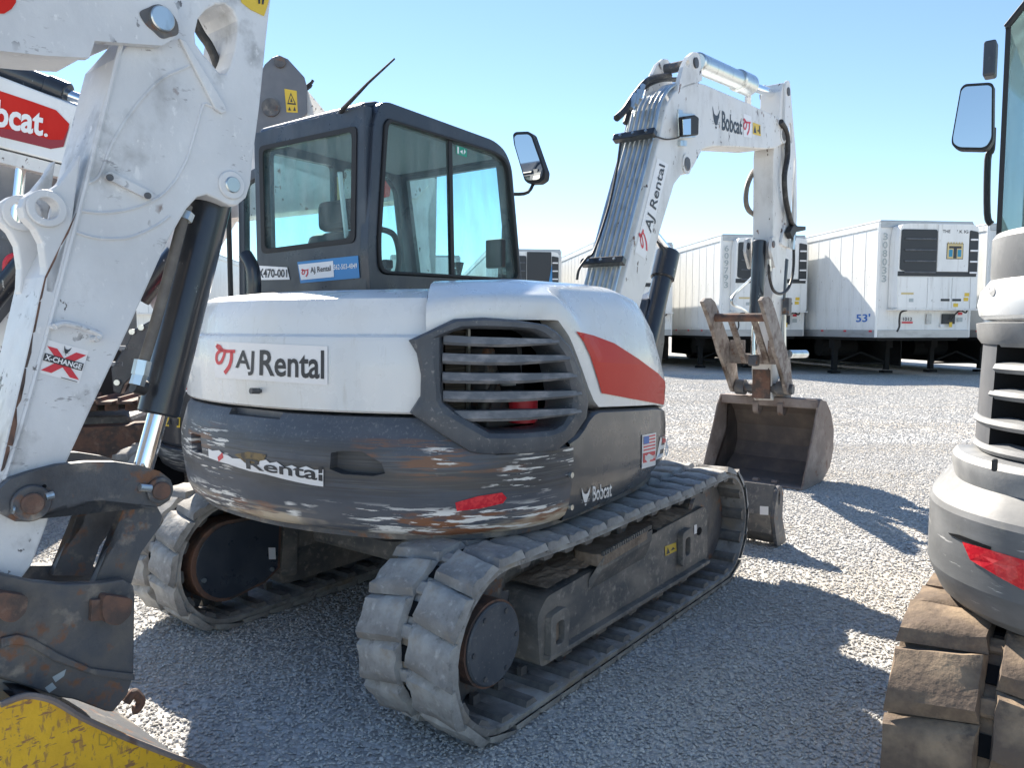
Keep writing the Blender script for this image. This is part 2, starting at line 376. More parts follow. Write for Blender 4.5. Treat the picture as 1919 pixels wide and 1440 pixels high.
def put(name, me, parent, mtx):
    o = bpy.data.objects.new(name, me); COL.objects.link(o); o.parent = parent; o.matrix_local = mtx; return o
def rubber_track(parent, yc, m='rubber', xr=-.95, xf=.95, zc=.315, rb=.275, n=40, flip=1, ribs=True, W=.40, sag=.02, name='rubber_track'):
    N = 96; bm = bmesh.new(); rings = []
    prof = [(-W / 2, -.012), (-W / 2 + .006, .012), (-.045, .012), (-.04, .004), (.04, .004), (.045, .012), (W / 2 - .006, .012), (W / 2, -.012), (W / 2 - .01, -.016), (.05, -.016), (-.05, -.016), (-W / 2 + .01, -.016)]
    for i in range(N):
        p, t = track_path(xr, xf, zc, rb, sag, i / N); nrm = Vector((t.z, 0, -t.x))
        rings.append([bm.verts.new((p.x + nrm.x * h, yc + y, p.z + nrm.z * h)) for y, h in prof])
    for i in range(N):
        for k in range(len(prof)): bm.faces.new((rings[i - 1][k - 1], rings[i - 1][k], rings[i][k], rings[i][k - 1]))
    tr = link(name, mesh_of(bm, name), [m, 'rubber_in'], parent, smooth=True, ang=30)
    core = bpy.data.meshes.get('core_slot_' + m)
    if core is None:
        bm = bmesh.new(); box_bm(bm, (0, 0, 0), (.05, .045, .014)); core = mesh_of(bm, 'core_slot_' + m); core.materials.append(M['engine_shade'])
        bm = bmesh.new(); box_bm(bm, (0, 0, .004), (.045, .075, .02)); bmesh.ops.bevel(bm, geom=bm.edges[:], offset=.006, segments=1, affect='EDGES'); lk = mesh_of(bm, 'core_link_' + m); lk.materials.append(M[m])
        bm = bmesh.new()
        v = [(-.035, -.19, -.002), (.035, -.19, -.002), (.035, .19, -.002), (-.035, .19, -.002), (-.022, -.185, .018), (.02, -.185, .018), (.02, .185, .018), (-.022, .185, .018)]
        vv = [bm.verts.new(q) for q in v]
        for q in ((4, 5, 6, 7), (0, 1, 5, 4), (1, 2, 6, 5), (2, 3, 7, 6), (3, 0, 4, 7)): bm.faces.new([vv[i] for i in q])
        rb_ = mesh_of(bm, 'inner_rib_' + m); rb_.materials.append(M['rubber_in'])
        bm = bmesh.new(); box_bm(bm, (0, 0, .025), (.035, .02, .05))
        hn = mesh_of(bm, 'guide_horn_' + m); hn.materials.append(M['steel'])
    lk, rb_, hn = bpy.data.meshes['core_link_' + m], bpy.data.meshes['inner_rib_' + m], bpy.data.meshes['guide_horn_' + m]
    for i in range(n):
        for row in (0, 1):
            p, t = track_path(xr, xf, zc, rb, sag, (i + .5 * row) / n); nrm = Vector((t.z, 0, -t.x))
            sg = 1 if row == 0 else -1
            yv = Vector((0, 1, 0)) * sg
            X = t * 1.0; Z = nrm; Y = yv
            mx = Matrix.Identity(4)
            for r in range(3): mx[r][0], mx[r][1], mx[r][2] = X[r], Y[r], Z[r]
            mx.translation = Vector((0, yc + sg * .112, 0)) + p + nrm * .011
            put('lug', lug_mesh(m, (i * 2 + row) % 9), tr, mx)
        p, t = track_path(xr, xf, zc, rb, sag, (i + .25) / n); nrm = Vector((t.z, 0, -t.x)); mx = Matrix.Identity(4)
        for r in range(3): mx[r][0], mx[r][1], mx[r][2] = t[r], (0, 1, 0)[r], nrm[r]
        mx.translation = Vector((0, yc, 0)) + p + nrm * .006; put('core_link', lk, tr, mx)
        p, t = track_path(xr, xf, zc, rb, sag, (i + .75) / n); nrm = Vector((t.z, 0, -t.x)); mx = Matrix.Identity(4)
        for r in range(3): mx[r][0], mx[r][1], mx[r][2] = t[r], (0, 1, 0)[r], nrm[r]
        mx.translation = Vector((0, yc, 0)) + p + nrm * .002; put('core_slot', core, tr, mx)
        if ribs:
            p, t = track_path(xr, xf, zc, rb, sag, i / n); nrm = Vector((-t.z, 0, t.x)); mx = Matrix.Identity(4)
            for r in range(3): mx[r][0], mx[r][1], mx[r][2] = t[r], (0, -1, 0)[r], nrm[r]
            mx.translation = Vector((0, yc, 0)) + p + nrm * .016; put('inner_rib', rb_, tr, mx)
            
            for sy in (-.045, .045):
                m2 = mx.copy(); m2.translation = mx.translation + Vector((0, sy, 0)); put('guide_horn', hn, tr, m2)
    return tr
# ------------------------------------------------------------------ ground
def ground():
    m = bpy.data.materials.new('gravel_ground'); m.use_nodes = True; n, l = m.node_tree.nodes, m.node_tree.links
    b = n['Principled BSDF']; b.inputs['Roughness'].default_value = .95; b.inputs['Specular IOR Level'].default_value = .2
    tc = n.new('ShaderNodeTexCoord')
    def vor(sc):
        v = n.new('ShaderNodeTexVoronoi'); v.inputs['Scale'].default_value = sc; l.new(tc.outputs['Object'], v.inputs[0]); return v
    def noi(sc, d=6):
        v = n.new('ShaderNodeTexNoise'); v.inputs['Scale'].default_value = sc; v.inputs['Detail'].default_value = d; l.new(tc.outputs['Object'], v.inputs[0]); return v
    v = vor(42); r = n.new('ShaderNodeValToRGB'); l.new(v.outputs['Color'], r.inputs[0])
    r.color_ramp.elements[0].color = (.36, .355, .35, 1); r.color_ramp.elements[1].color = (.66, .65, .62, 1)
    e = r.color_ramp.elements.new(.5); e.color = (.52, .51, .49, 1)
    mpn = n.new('ShaderNodeMapping'); mpn.inputs['Scale'].default_value = (.55, 1.5, 1); mpn.inputs['Location'].default_value = (0, 450, 0); l.new(tc.outputs['Object'], mpn.inputs[0])
    big = noi(1.0, 4); l.new(mpn.outputs[0], big.inputs[0]); rr = n.new('ShaderNodeMapRange'); rr.inputs[1].default_value = .52; rr.inputs[2].default_value = .38; rr.inputs[4].default_value = .85; l.new(big.outputs[0], rr.inputs[0])
    mx = n.new('ShaderNodeMix'); mx.data_type = 'RGBA'; l.new(rr.outputs[0], mx.inputs[0]); l.new(r.outputs[0], mx.inputs[6]); mx.inputs[7].default_value = (.54, .495, .43, 1)
    mpl = n.new('ShaderNodeMapping'); mpl.inputs['Scale'].default_value = (.10, .9, 1); mpl.inputs['Rotation'].default_value = (0, 0, .12); l.new(tc.outputs['Object'], mpl.inputs[0]); lane = noi(1.0, 3); l.new(mpl.outputs[0], lane.inputs[0])
    lr = n.new('ShaderNodeMapRange'); lr.inputs[1].default_value = .50; lr.inputs[2].default_value = .62; lr.inputs[4].default_value = .7; l.new(lane.outputs[0], lr.inputs[0])
    ml = n.new('ShaderNodeMix'); ml.data_type = 'RGBA'; l.new(lr.outputs[0], ml.inputs[0]); l.new(mx.outputs[2], ml.inputs[6]); ml.inputs[7].default_value = (.47, .42, .35, 1); mx = ml
    fine = noi(160, 3); m2 = n.new('ShaderNodeMix'); m2.data_type = 'RGBA'; m2.blend_type = 'OVERLAY'; m2.inputs[0].default_value = .5
    l.new(mx.outputs[2], m2.inputs[6]); l.new(fine.outputs['Fac'], m2.inputs[7]); l.new(m2.outputs[2], b.inputs['Base Color'])
    bp = n.new('ShaderNodeBump'); bp.inputs['Strength'].default_value = .6; bp.inputs['Distance'].default_value = .02; bp.invert = True
    l.new(v.outputs['Distance'], bp.inputs['Height']); l.new(bp.outputs[0], b.inputs['Normal'])
    bm = bmesh.new()
    bmesh.ops.create_grid(bm, x_segments=1, y_segments=1, size=900)
    g = link('gravel_ground', mesh_of(bm, 'ground'), m); g['kind'] = 'structure'; g.location = (0, 300, 0)
    # loose stones: scattered by geometry nodes on three strips, denser near the viewpoint
    pm = bpy.data.materials.new('loose_stone'); pm.use_nodes = True; n, l = pm.node_tree.nodes, pm.node_tree.links
    b = n['Principled BSDF']; b.inputs['Roughness'].default_value = .9; b.inputs['Specular IOR Level'].default_value = .25
    oi = n.new('ShaderNodeObjectInfo'); r = n.new('ShaderNodeValToRGB'); l.new(oi.outputs['Random'], r.inputs[0]); l.new(r.outputs[0], b.inputs['Base Color'])
    r.color_ramp.elements[0].color = (.40, .39, .38, 1); r.color_ramp.elements[1].color = (.70, .675, .63, 1)
    for p, c in ((.35, (.48, .47, .45)), (.7, (.57, .555, .525)), (.9, (.61, .575, .52))):
        e = r.color_ramp.elements.new(p); e.color = (*c, 1)
    ng = bpy.data.node_groups.new('scatter_stones', 'GeometryNodeTree')
    ng.interface.new_socket('Geometry', in_out='INPUT', socket_type='NodeSocketGeometry'); ng.interface.new_socket('Geometry', in_out='OUTPUT', socket_type='NodeSocketGeometry')
    ds = ng.interface.new_socket('Density', in_out='INPUT', socket_type='NodeSocketFloat'); sm = ng.interface.new_socket('Size', in_out='INPUT', socket_type='NodeSocketFloat')
    N_, L_ = ng.nodes, ng.links; gi, go = N_.new('NodeGroupInput'), N_.new('NodeGroupOutput')
    dp = N_.new('GeometryNodeDistributePointsOnFaces'); ip = N_.new('GeometryNodeInstanceOnPoints'); ic = N_.new('GeometryNodeMeshIcoSphere'); ic.inputs['Subdivisions'].default_value = 1; ic.inputs['Radius'].default_value = .5
    smn = N_.new('GeometryNodeSetMaterial'); smn.inputs['Material'].default_value = pm
    rv = N_.new('FunctionNodeRandomValue'); rv.data_type = 'FLOAT_VECTOR'; rv.inputs[0].default_value = (.45, .4, .24); rv.inputs[1].default_value = (1.35, 1.0, .52)
    vm = N_.new('ShaderNodeVectorMath'); vm.operation = 'SCALE'
    rr = N_.new('FunctionNodeRandomValue'); rr.data_type = 'FLOAT_VECTOR'; rr.inputs[0].default_value = (-.5, -.5, 0); rr.inputs[1].default_value = (.5, .5, 6.28); rr.inputs['Seed'].default_value = 5
    nz = N_.new('ShaderNodeTexNoise'); nz.inputs['Scale'].default_value = 1.0; nz.inputs['Detail'].default_value = 4
    ps = N_.new('GeometryNodeInputPosition'); pv = N_.new('ShaderNodeVectorMath'); pv.operation = 'MULTIPLY'; pv.inputs[1].default_value = (.55, 1.5, 1); L_.new(ps.outputs[0], pv.inputs[0]); L_.new(pv.outputs[0], nz.inputs['Vector'])
    mr = N_.new('ShaderNodeMapRange'); mr.inputs[1].default_value = .42; mr.inputs[2].default_value = .56; mr.inputs[3].default_value = .10; mr.inputs[4].default_value = 1
    mu = N_.new('ShaderNodeMath'); mu.operation = 'MULTIPLY'
    L_.new(gi.outputs[0], dp.inputs['Mesh']); L_.new(nz.outputs[0], mr.inputs[0]); L_.new(mr.outputs[0], mu.inputs[0]); L_.new(gi.outputs[1], mu.inputs[1]); L_.new(mu.outputs[0], dp.inputs['Density'])
    L_.new(dp.outputs['Points'], ip.inputs['Points']); L_.new(ic.outputs['Mesh'], smn.inputs[0]); L_.new(smn.outputs[0], ip.inputs['Instance'])
    L_.new(rv.outputs[0], vm.inputs[0]); L_.new(gi.outputs[2], vm.inputs['Scale']); L_.new(vm.outputs[0], ip.inputs['Scale']); L_.new(rr.outputs[0], ip.inputs['Rotation']); L_.new(ip.outputs[0], go.inputs[0])
    for nm, (x0, x1, y0, y1), den, sz in (('near', (-2.6, 3.2, 1.0, 4.2), 8500, .0165), ('mid', (-4.5, 7, 4.2, 9), 4000, .020), ('far', (-7, 16, 9, 22), 900, .028)):
        me = mesh_py([(x0, y0, .004), (x1, y0, .004), (x1, y1, .004), (x0, y1, .004)], [(0, 1, 2, 3)], 'stones_' + nm)
        o = link('loose_gravel', me, None); me.materials.append(pm); o['kind'] = 'stuff'; o['label'] = 'loose grey crushed stones lying over the gravel yard'; o['category'] = 'gravel'
        md = o.modifiers.new('stones', 'NODES'); md.node_group = ng; md[ds.identifier] = float(den); md[sm.identifier] = float(sz)
ground()

# ------------------------------------------------------------------ the rental excavator in the middle
E = Frame((-.217, 3.82), 37)
ex = E.root('excavator', 'white and charcoal rental excavator with scraped counterweight and rubber tracks', 'excavator')
OUT = [(.62, -.77), (.5, -.83), (.3, -.885), (.1, -.915), (-.1, -.93), (-.3, -.94), (-.5, -.945), (-.62, -.94), (-.73, -.915), (-.84, -.86), (-.95, -.78), (-1.05, -.66), (-1.13, -.5), (-1.19, -.33), (-1.23, -.15), (-1.245, 0), (-1.245, .18), (-1.225, .36), (-1.17, .57), (-1.07, .76), (-.93, .90), (-.75, .985), (-.5, 1.01)]
OUT = [Vector((q.x, q.y, 0)) for q in catmull([(a, b, 0) for a, b in OUT], 5)]
NO = len(OUT)
ONRM = []
for i in range(NO):
    d = (OUT[min(i + 1, NO - 1)] - OUT[max(i - 1, 0)]).normalized(); ONRM.append(Vector((-d.y, d.x, 0)))   # inward
if ONRM[60].x < 0: ONRM = [-q for q in ONRM]
def oidx(x, y): return min(range(NO), key=lambda i: (OUT[i] - Vector((x, y, 0))).length)
def loft(name, i0, i1, prof, m, parent, solid=False, smooth=True, out=OUT, nrm=ONRM, ang=30):
    """skin over the outline between two indices; prof(i) gives (z, inset) pairs"""
    V, F = [], []; cols = list(range(i0, i1 + 1)); K = None
    for i in cols:
        pr = prof(i); K = len(pr)
        for z, ins in pr:
            q = out[i] + nrm[i] * ins; V.append((q.x, q.y, z))
    for c in range(len(cols) - 1):
        for k in range(K if solid else K - 1): F.append((c * K + k, c * K + (k + 1) % K, (c + 1) * K + (k + 1) % K, (c + 1) * K + k))
    if solid: F += [tuple(range(K)), tuple((len(cols) - 1) * K + k for k in range(K))]
    o = link(name, mesh_py(V, F, name), m, parent, smooth=smooth, ang=ang)
    return o
iSeam = oidx(-1.035, -.68); iCWr = oidx(-.53, -.945); iG0 = oidx(-1.06, -.65); iLeft = NO - 1
def path_x(i): return OUT[i].x if i <= iCWr + 12 else OUT[i].x
def cw_top(i):
    if i >= iSeam: return 1.058
    t = (iSeam - i) / max(1, iSeam - iCWr)
    return interp([(0, 1.058), (.12, 1.03), (.35, .965), (.5, .945), (1, .94)], t)
def cw_prof(i):
    zt = cw_top(i); a = 1 if i > iSeam else .4
    return [(.638, .16), (.638, .075), (.645, .05), (.665, .026), (.70, .010), (.76, .0), (.86, -.012), (.93, -.010), (.955 if zt > 1 else zt - .03, -.004), (zt - .025 if zt > 1 else zt - .012, .018), (zt, .034), (zt + .002, .14)]
cw = loft('counterweight', iCWr, iLeft, cw_prof, 'cw', ex, solid=True)
def sp_top(i): return interp([(-.53, .945), (-.45, .965), (-.36, 1.035), (-.3, 1.042), (.3, 1.0), (.62, .955)], OUT[i].x)
side = loft('side_panel', 0, iCWr, lambda i: [(interp([(-.53, .64), (.2, .66), (.62, .72)], OUT[i].x), .12), (interp([(-.53, .64), (.2, .66), (.62, .72)], OUT[i].x), .04), (.70 + max(0, OUT[i].x) * .06, .012), (.80, .002), (.9, .0), (sp_top(i) - .01, .006), (sp_top(i), .02), (sp_top(i), .12)], 'panel', ex)
def rh(i): return [(1.072, .16), (1.072, .028), (1.08, .018), (1.20, .014), (1.32, .016), (1.335, .022), (1.345, .044), (1.40, .052), (1.445, .06), (1.47, .075), (1.495, .14), (1.51, .26), (1.525, .62)]
rear = loft('rear_hood', iSeam, iLeft, rh, 'hood', ex, ang=24)
def T(x): return interp([(-1.2, 1.535), (-.6, 1.555), (0, 1.56), (.2, 1.535), (.38, 1.46), (.5, 1.36), (.58, 1.22), (.62, 1.08)], x)
def z0(i):
    if OUT[i].y > -.5: return 1.3
    return interp([(-1.09, 1.27), (-1.02, 1.36), (-.93, 1.395), (-.60, 1.395), (-.52, 1.33), (-.44, 1.22), (-.36, 1.10), (-.31, 1.055), (.3, 1.012), (.62, .965)], OUT[i].x)
def hood_prof(i):
    t, z = T(OUT[i].x), z0(i); h = t - z
    return [(z, .10), (z, .012), (z + h * .35, .006), (z + h * .5, .018), (t - min(.12, h * .4), .045), (t - .05, .08), (t - .02, .14), (t - .004, .24), (t, .40), (t + .004, .62)]
rhood = loft('side_hood', 0, iSeam, hood_prof, 'hood', ex, ang=40)
tube('hood_seam', [OUT[iSeam] + ONRM[iSeam] * i_ + Vector((0, 0, z_)) for z_, i_ in ((1.40, .048), (1.447, .056), (1.472, .072), (1.499, .137), (1.516, .26), (1.53, .5))], .004, 'trim', rear, n=6)
# front end of the hood and house
prism('front_panel', [(.60, -.76, .72), (.60, -.76, 1.05), (.55, -.6, 1.25), (.42, -.3, 1.48), (.42, .1, 1.5), (.6, .1, .72)], (-.03, 0, 0), 'hood', ex)
prism('engine_bay', [Vector((q.x, q.y, .66)) + n_ * (.42 if q.y < .2 else .12) for q, n_ in zip(OUT[::4], ONRM[::4])], (0, 0, .80), 'engine_shade', ex)
prism('deck', [Vector((q.x, q.y, .62)) + n_ * .07 for q, n_ in zip(OUT[::4], ONRM[::4])], (0, 0, .045), 'steel', ex)
# radiator, air cleaner and filter behind the grille
HB = bvh_of(loft('tmp', 0, iLeft, lambda i: [(.5, 0), (1.8, 0)], 'plastic', None)); bpy.data.objects.remove(bpy.data.objects['tmp'])
def hs(px, py, off=0.):
    d = E.d(px, py).normalized(); h = HB.ray_cast(E.o, d); n_ = h[1] if h[1].dot(d) < 0 else -h[1]
    return h[0] + n_ * off
rad = prism('radiator', [hs(832, 615, -.12), hs(901, 612, -.20), hs(901, 805, -.20), hs(832, 770, -.12)], hs(860, 700, -.15) - hs(860, 700, -.11), 'fins', ex)
a = hs(904, 610, -.19); b = hs(904, 810, -.19); box('radiator_edge', (a + b) / 2, (.012, .012, (a - b).length), 'zinc', rad)
cyl('oil_filter', hs(1040, 742, -.16), hs(1040, 798, -.16), .055, 'red_txt', ex)
cyl('air_cleaner', hs(1000, 640, -.2), hs(1030, 740, -.2), .05, 'engine_shade', ex)
box('engine_block', hs(975, 735, -.3), (.22, .2, .3), 'steel', ex, bev=.01)
cyl('coolant_bottle', hs(1003, 712, -.17), hs(1003, 728, -.17), .03, 'liner', ex)
tube('radiator_hose', [hs(930, 800, -.18), hs(940, 760, -.17), hs(965, 715, -.2), hs(990, 690, -.22)], .025, 'hose', ex)
# grille surround: proud charcoal ring
go = [(766, 638), (800, 622), (850, 598), (905, 595), (960, 599), (1018, 608), (1038, 622), (1064, 652), (1082, 700), (1097, 757), (1092, 785), (1068, 820), (1036, 846), (985, 851), (900, 852), (880, 848), (820, 810), (768, 773), (788, 742), (789, 702), (781, 662)]
gi = [(830, 632), (850, 622), (872, 617), (905, 617), (950, 618), (985, 619), (1000, 624), (1022, 640), (1042, 662), (1052, 690), (1064, 745), (1062, 765), (1050, 790), (1036, 801), (985, 807), (920, 808), (905, 800), (860, 774), (832, 755), (829, 730), (828, 690)]
def dens(px, k=3):
    return [(px[i][0] + (px[(i + 1) % len(px)][0] - px[i][0]) * t / k, px[i][1] + (px[(i + 1) % len(px)][1] - px[i][1]) * t / k) for i in range(len(px)) for t in range(k)]
go_, gi_ = dens(go), dens(gi)
V, F = [], []
n_ = len(go_)
for k in range(n_):
    a, b = go_[k], gi_[k]; mix = lambda t: (a[0] + (b[0] - a[0]) * t, a[1] + (b[1] - a[1]) * t)
    V += [hs(*a, -.03), hs(*a, .004), hs(*mix(.06), .020), hs(*mix(.25), .030), hs(*mix(.7), .030), hs(*mix(.9), .018), hs(*b, -.01), hs(*b, -.10)]
for k in range(n_):
    j = (k + 1) % n_
    for r in range(7): F.append((k * 8 + r, j * 8 + r, j * 8 + r + 1, k * 8 + r + 1))
gr = link('grille_surround', mesh_py(V, F), 'plastic', ex, smooth=True, ang=32)
for x0, x1, ya, yb, th in ((831, 1036, 637, 640, 18), (829, 1056, 672, 671, 20), (829, 1068, 708, 704, 20), (830, 1077, 743, 737, 20), (850, 1076, 780, 770, 20)):
    V, F = [], []; K = 14
    for k in range(K + 1):
        t = k / K; x = x0 + (x1 - x0) * t; yt = ya + (yb - ya) * t - 3 * sin(pi * t) * -1; h = th * (1 - .45 * max(0, t - .55) / .45)
        o1 = .006 + .022 * min(1, t * 1.6) if t > .05 else .0
        V += [hs(x, yt - h / 2, o1 - .05), hs(x, yt - h / 2, o1), hs(x, yt + h * .2, o1 + .006), hs(x, yt + h / 2, o1 - .004), hs(x, yt + h / 2, o1 - .05)]
    for k in range(K):
        for r in range(5): F.append((k * 5 + r, k * 5 + (r + 1) % 5, k * 5 + 5 + (r + 1) % 5, k * 5 + 5 + r))
    F += [(0, 1, 2, 3, 4), tuple(K * 5 + r for r in range(5))]
    link('grille_slat', mesh_py(V, F), 'slat', gr, smooth=True, ang=30)
# recesses, latches and bolts
sCW, sHood = on_bvh(E, bvh_of(cw, side), .004), on_bvh(E, bvh_of(rear, rhood), .004)
def boolean_pocket(o, px, surf, depth):
    V = []; n = len(px)
    for x, y in px:
        q = surf(x, y); d = Vector((q.x, q.y, 0)).normalized(); V.append(q + d * .03)
    for x, y in px:
        q = surf(x, y); d = Vector((q.x, q.y, 0)).normalized(); V.append(q - d * depth + Vector((0, 0, .0)))
    F = [(i, (i + 1) % n, n + (i + 1) % n, n + i) for i in range(n)] + [tuple(range(n)), tuple(range(n, 2 * n))]
    return V, F
cutters = []
for px, dp in (([(358, 812), (376, 817), (379, 850), (360, 846)], .05), ([(620, 850), (640, 846), (680, 848), (715, 868), (722, 888), (700, 893), (640, 889), (618, 880)], .05)):
    V, F = boolean_pocket(cw, px, sCW, dp)
    cutters.append((V, F))
cb_ = bmesh.new(); box_bm(cb_, (-1.24, .02, 1.065), (.10, .30, .06))
for V, F in cutters:
    vv = [cb_.verts.new(q) for q in V]
    for f in F: cb_.faces.new([vv[i] for i in f])
ct = link('cutter', mesh_of(cb_, 'cutter'), None, ex); md = cw.modifiers.new('pockets', 'BOOLEAN'); md.object = ct; md.operation = 'DIFFERENCE'; md.solver = 'EXACT'
dg = bpy.context.evaluated_depsgraph_get(); dg.update(); me_ = bpy.data.meshes.new_from_object(cw.evaluated_get(dg)); cw.modifiers.clear(); cw.data = me_; bpy.data.objects.remove(ct)
box('hood_lock', sHood(489, 733), (.03, .012, .012), 'steel', rear, bev=.003); cyl('hood_catch', sHood(487, 733), sHood(487, 733) - Vector((.035, 0, -.003)), .011, 'steel', rear)
for q in ((1066, 890), (1066, 950)): cyl('bolt', sCW(*q), sCW(*q) + Vector((0, -.012, 0)), .011, 'zinc', side, n=8)
# ---- stickers on the body
st = decal('sticker', [(404, 640), (615, 649), (615, 722), (404, 708)], sHood, 'lbl_w', rear, sub=3)
sH2, sC2 = on_bvh(E, bvh_of(rear, rhood), .0055), on_bvh(E, bvh_of(cw, side), .0055)
shape('logo', AJ, [(406, 646), (443, 652), (441, 704), (405, 698)], sH2, 'red_txt', st)
lettering('lettering', 'AJ', [(444, 656), (479, 658), (477, 705), (443, 700)], sH2, 'txt', st, bold=.018)
lettering('lettering', 'Rental', [(489, 656), (609, 657), (609, 711), (488, 704)], sH2, 'txt', st, bold=.018)
fl = decal('red_flash', [(1078, 621), (1110, 629), (1150, 644), (1195, 673), (1232, 700), (1245, 715), (1246, 735), (1244, 759), (1190, 749), (1126, 737), (1117, 706), (1105, 668), (1092, 640)], sHood, 'red', rhood, sub=4)
st = decal('torn_sticker', [(392, 841), (400, 845), (412, 844), (420, 851), (428, 853), (437, 859), (452, 860), (461, 868), (474, 869), (483, 873), (489, 864), (500, 862), (507, 868), (520, 866), (534, 876), (548, 872), (561, 878), (575, 874), (590, 881), (607, 880), (607, 912), (585, 909), (560, 904), (530, 897), (500, 889), (470, 883), (450, 877), (430, 870), (412, 865), (393, 858)], sCW, 'lbl_w', cw, sub=3)
lettering('lettering', 'Rental', [(462, 860), (606, 876), (606, 902), (464, 878)], sC2, 'txt', st, bold=.02)
decal('logo', [(410, 857), (419, 848), (421, 858), (412, 865)], sC2, 'red_txt', st)
decal('reflector', [(853, 942), (895, 930), (940, 923), (949, 933), (942, 943), (900, 953), (856, 958)], sCW, 'reflect', cw, sub=2)
decal('glue_patch', [(440, 852), (465, 847), (500, 852), (495, 866), (470, 872), (455, 864)], on_bvh(E, bvh_of(cw), .0025), mat('old_glue', (.24, .17, .08), .7, layers=[((.10, .08, .06), 30, .5, .6, 5)]), cw, sub=2)
shape('logo', CAT, [(1087, 914), (1105, 911), (1105, 945), (1087, 949)], sCW, 'txt_w', side)
lettering('lettering', 'Bobcat', [(1109, 912), (1145, 902), (1145, 930), (1109, 940)], sCW, 'txt_w', side, bold=.022)
st = decal('flag_sticker', [(1202, 816), (1228, 811), (1227, 872), (1201, 879)], sCW, 'lbl_w', side, sub=2)
for k in range(5): decal('stripe', [(1204, 819 + k * 6), (1226, 814 + k * 6), (1226, 817 + k * 6), (1204, 822 + k * 6)], sC2, 'red_txt', st)
decal('canton', [(1204, 819), (1214, 817), (1214, 831), (1204, 833)], on_bvh(E, bvh_of(cw, side), .0065), 'txt_bl', st)
decal('red_band', [(1203, 850), (1226, 845), (1226, 863), (1203, 868)], sC2, 'red_txt', st)
lettering('lettering', 'Bobcat', [(1206, 854), (1225, 850), (1225, 858), (1206, 862)], on_bvh(E, bvh_of(cw, side), .0065), 'txt_w', st, bold=.03)
shape('model_number', [[(.0, 1), (1, 1), (.95, .8), (.3, .8), (.26, .6), (.85, .6), (.8, .42), (.22, .42), (.18, .2), (.85, .2), (.8, 0), (-.25, 0)]], [(1236, 820), (1247, 817), (1245, 856), (1231, 861)], sCW, 'txt_w', side)
lettering('model_number', '6', [(1247, 820), (1254, 817), (1252, 855), (1246, 857)], sCW, 'txt_w', side, bold=.03)
decal('model_number', [(1240, 818), (1247, 816), (1246, 829), (1239, 831)], sC2, 'red_txt', side)

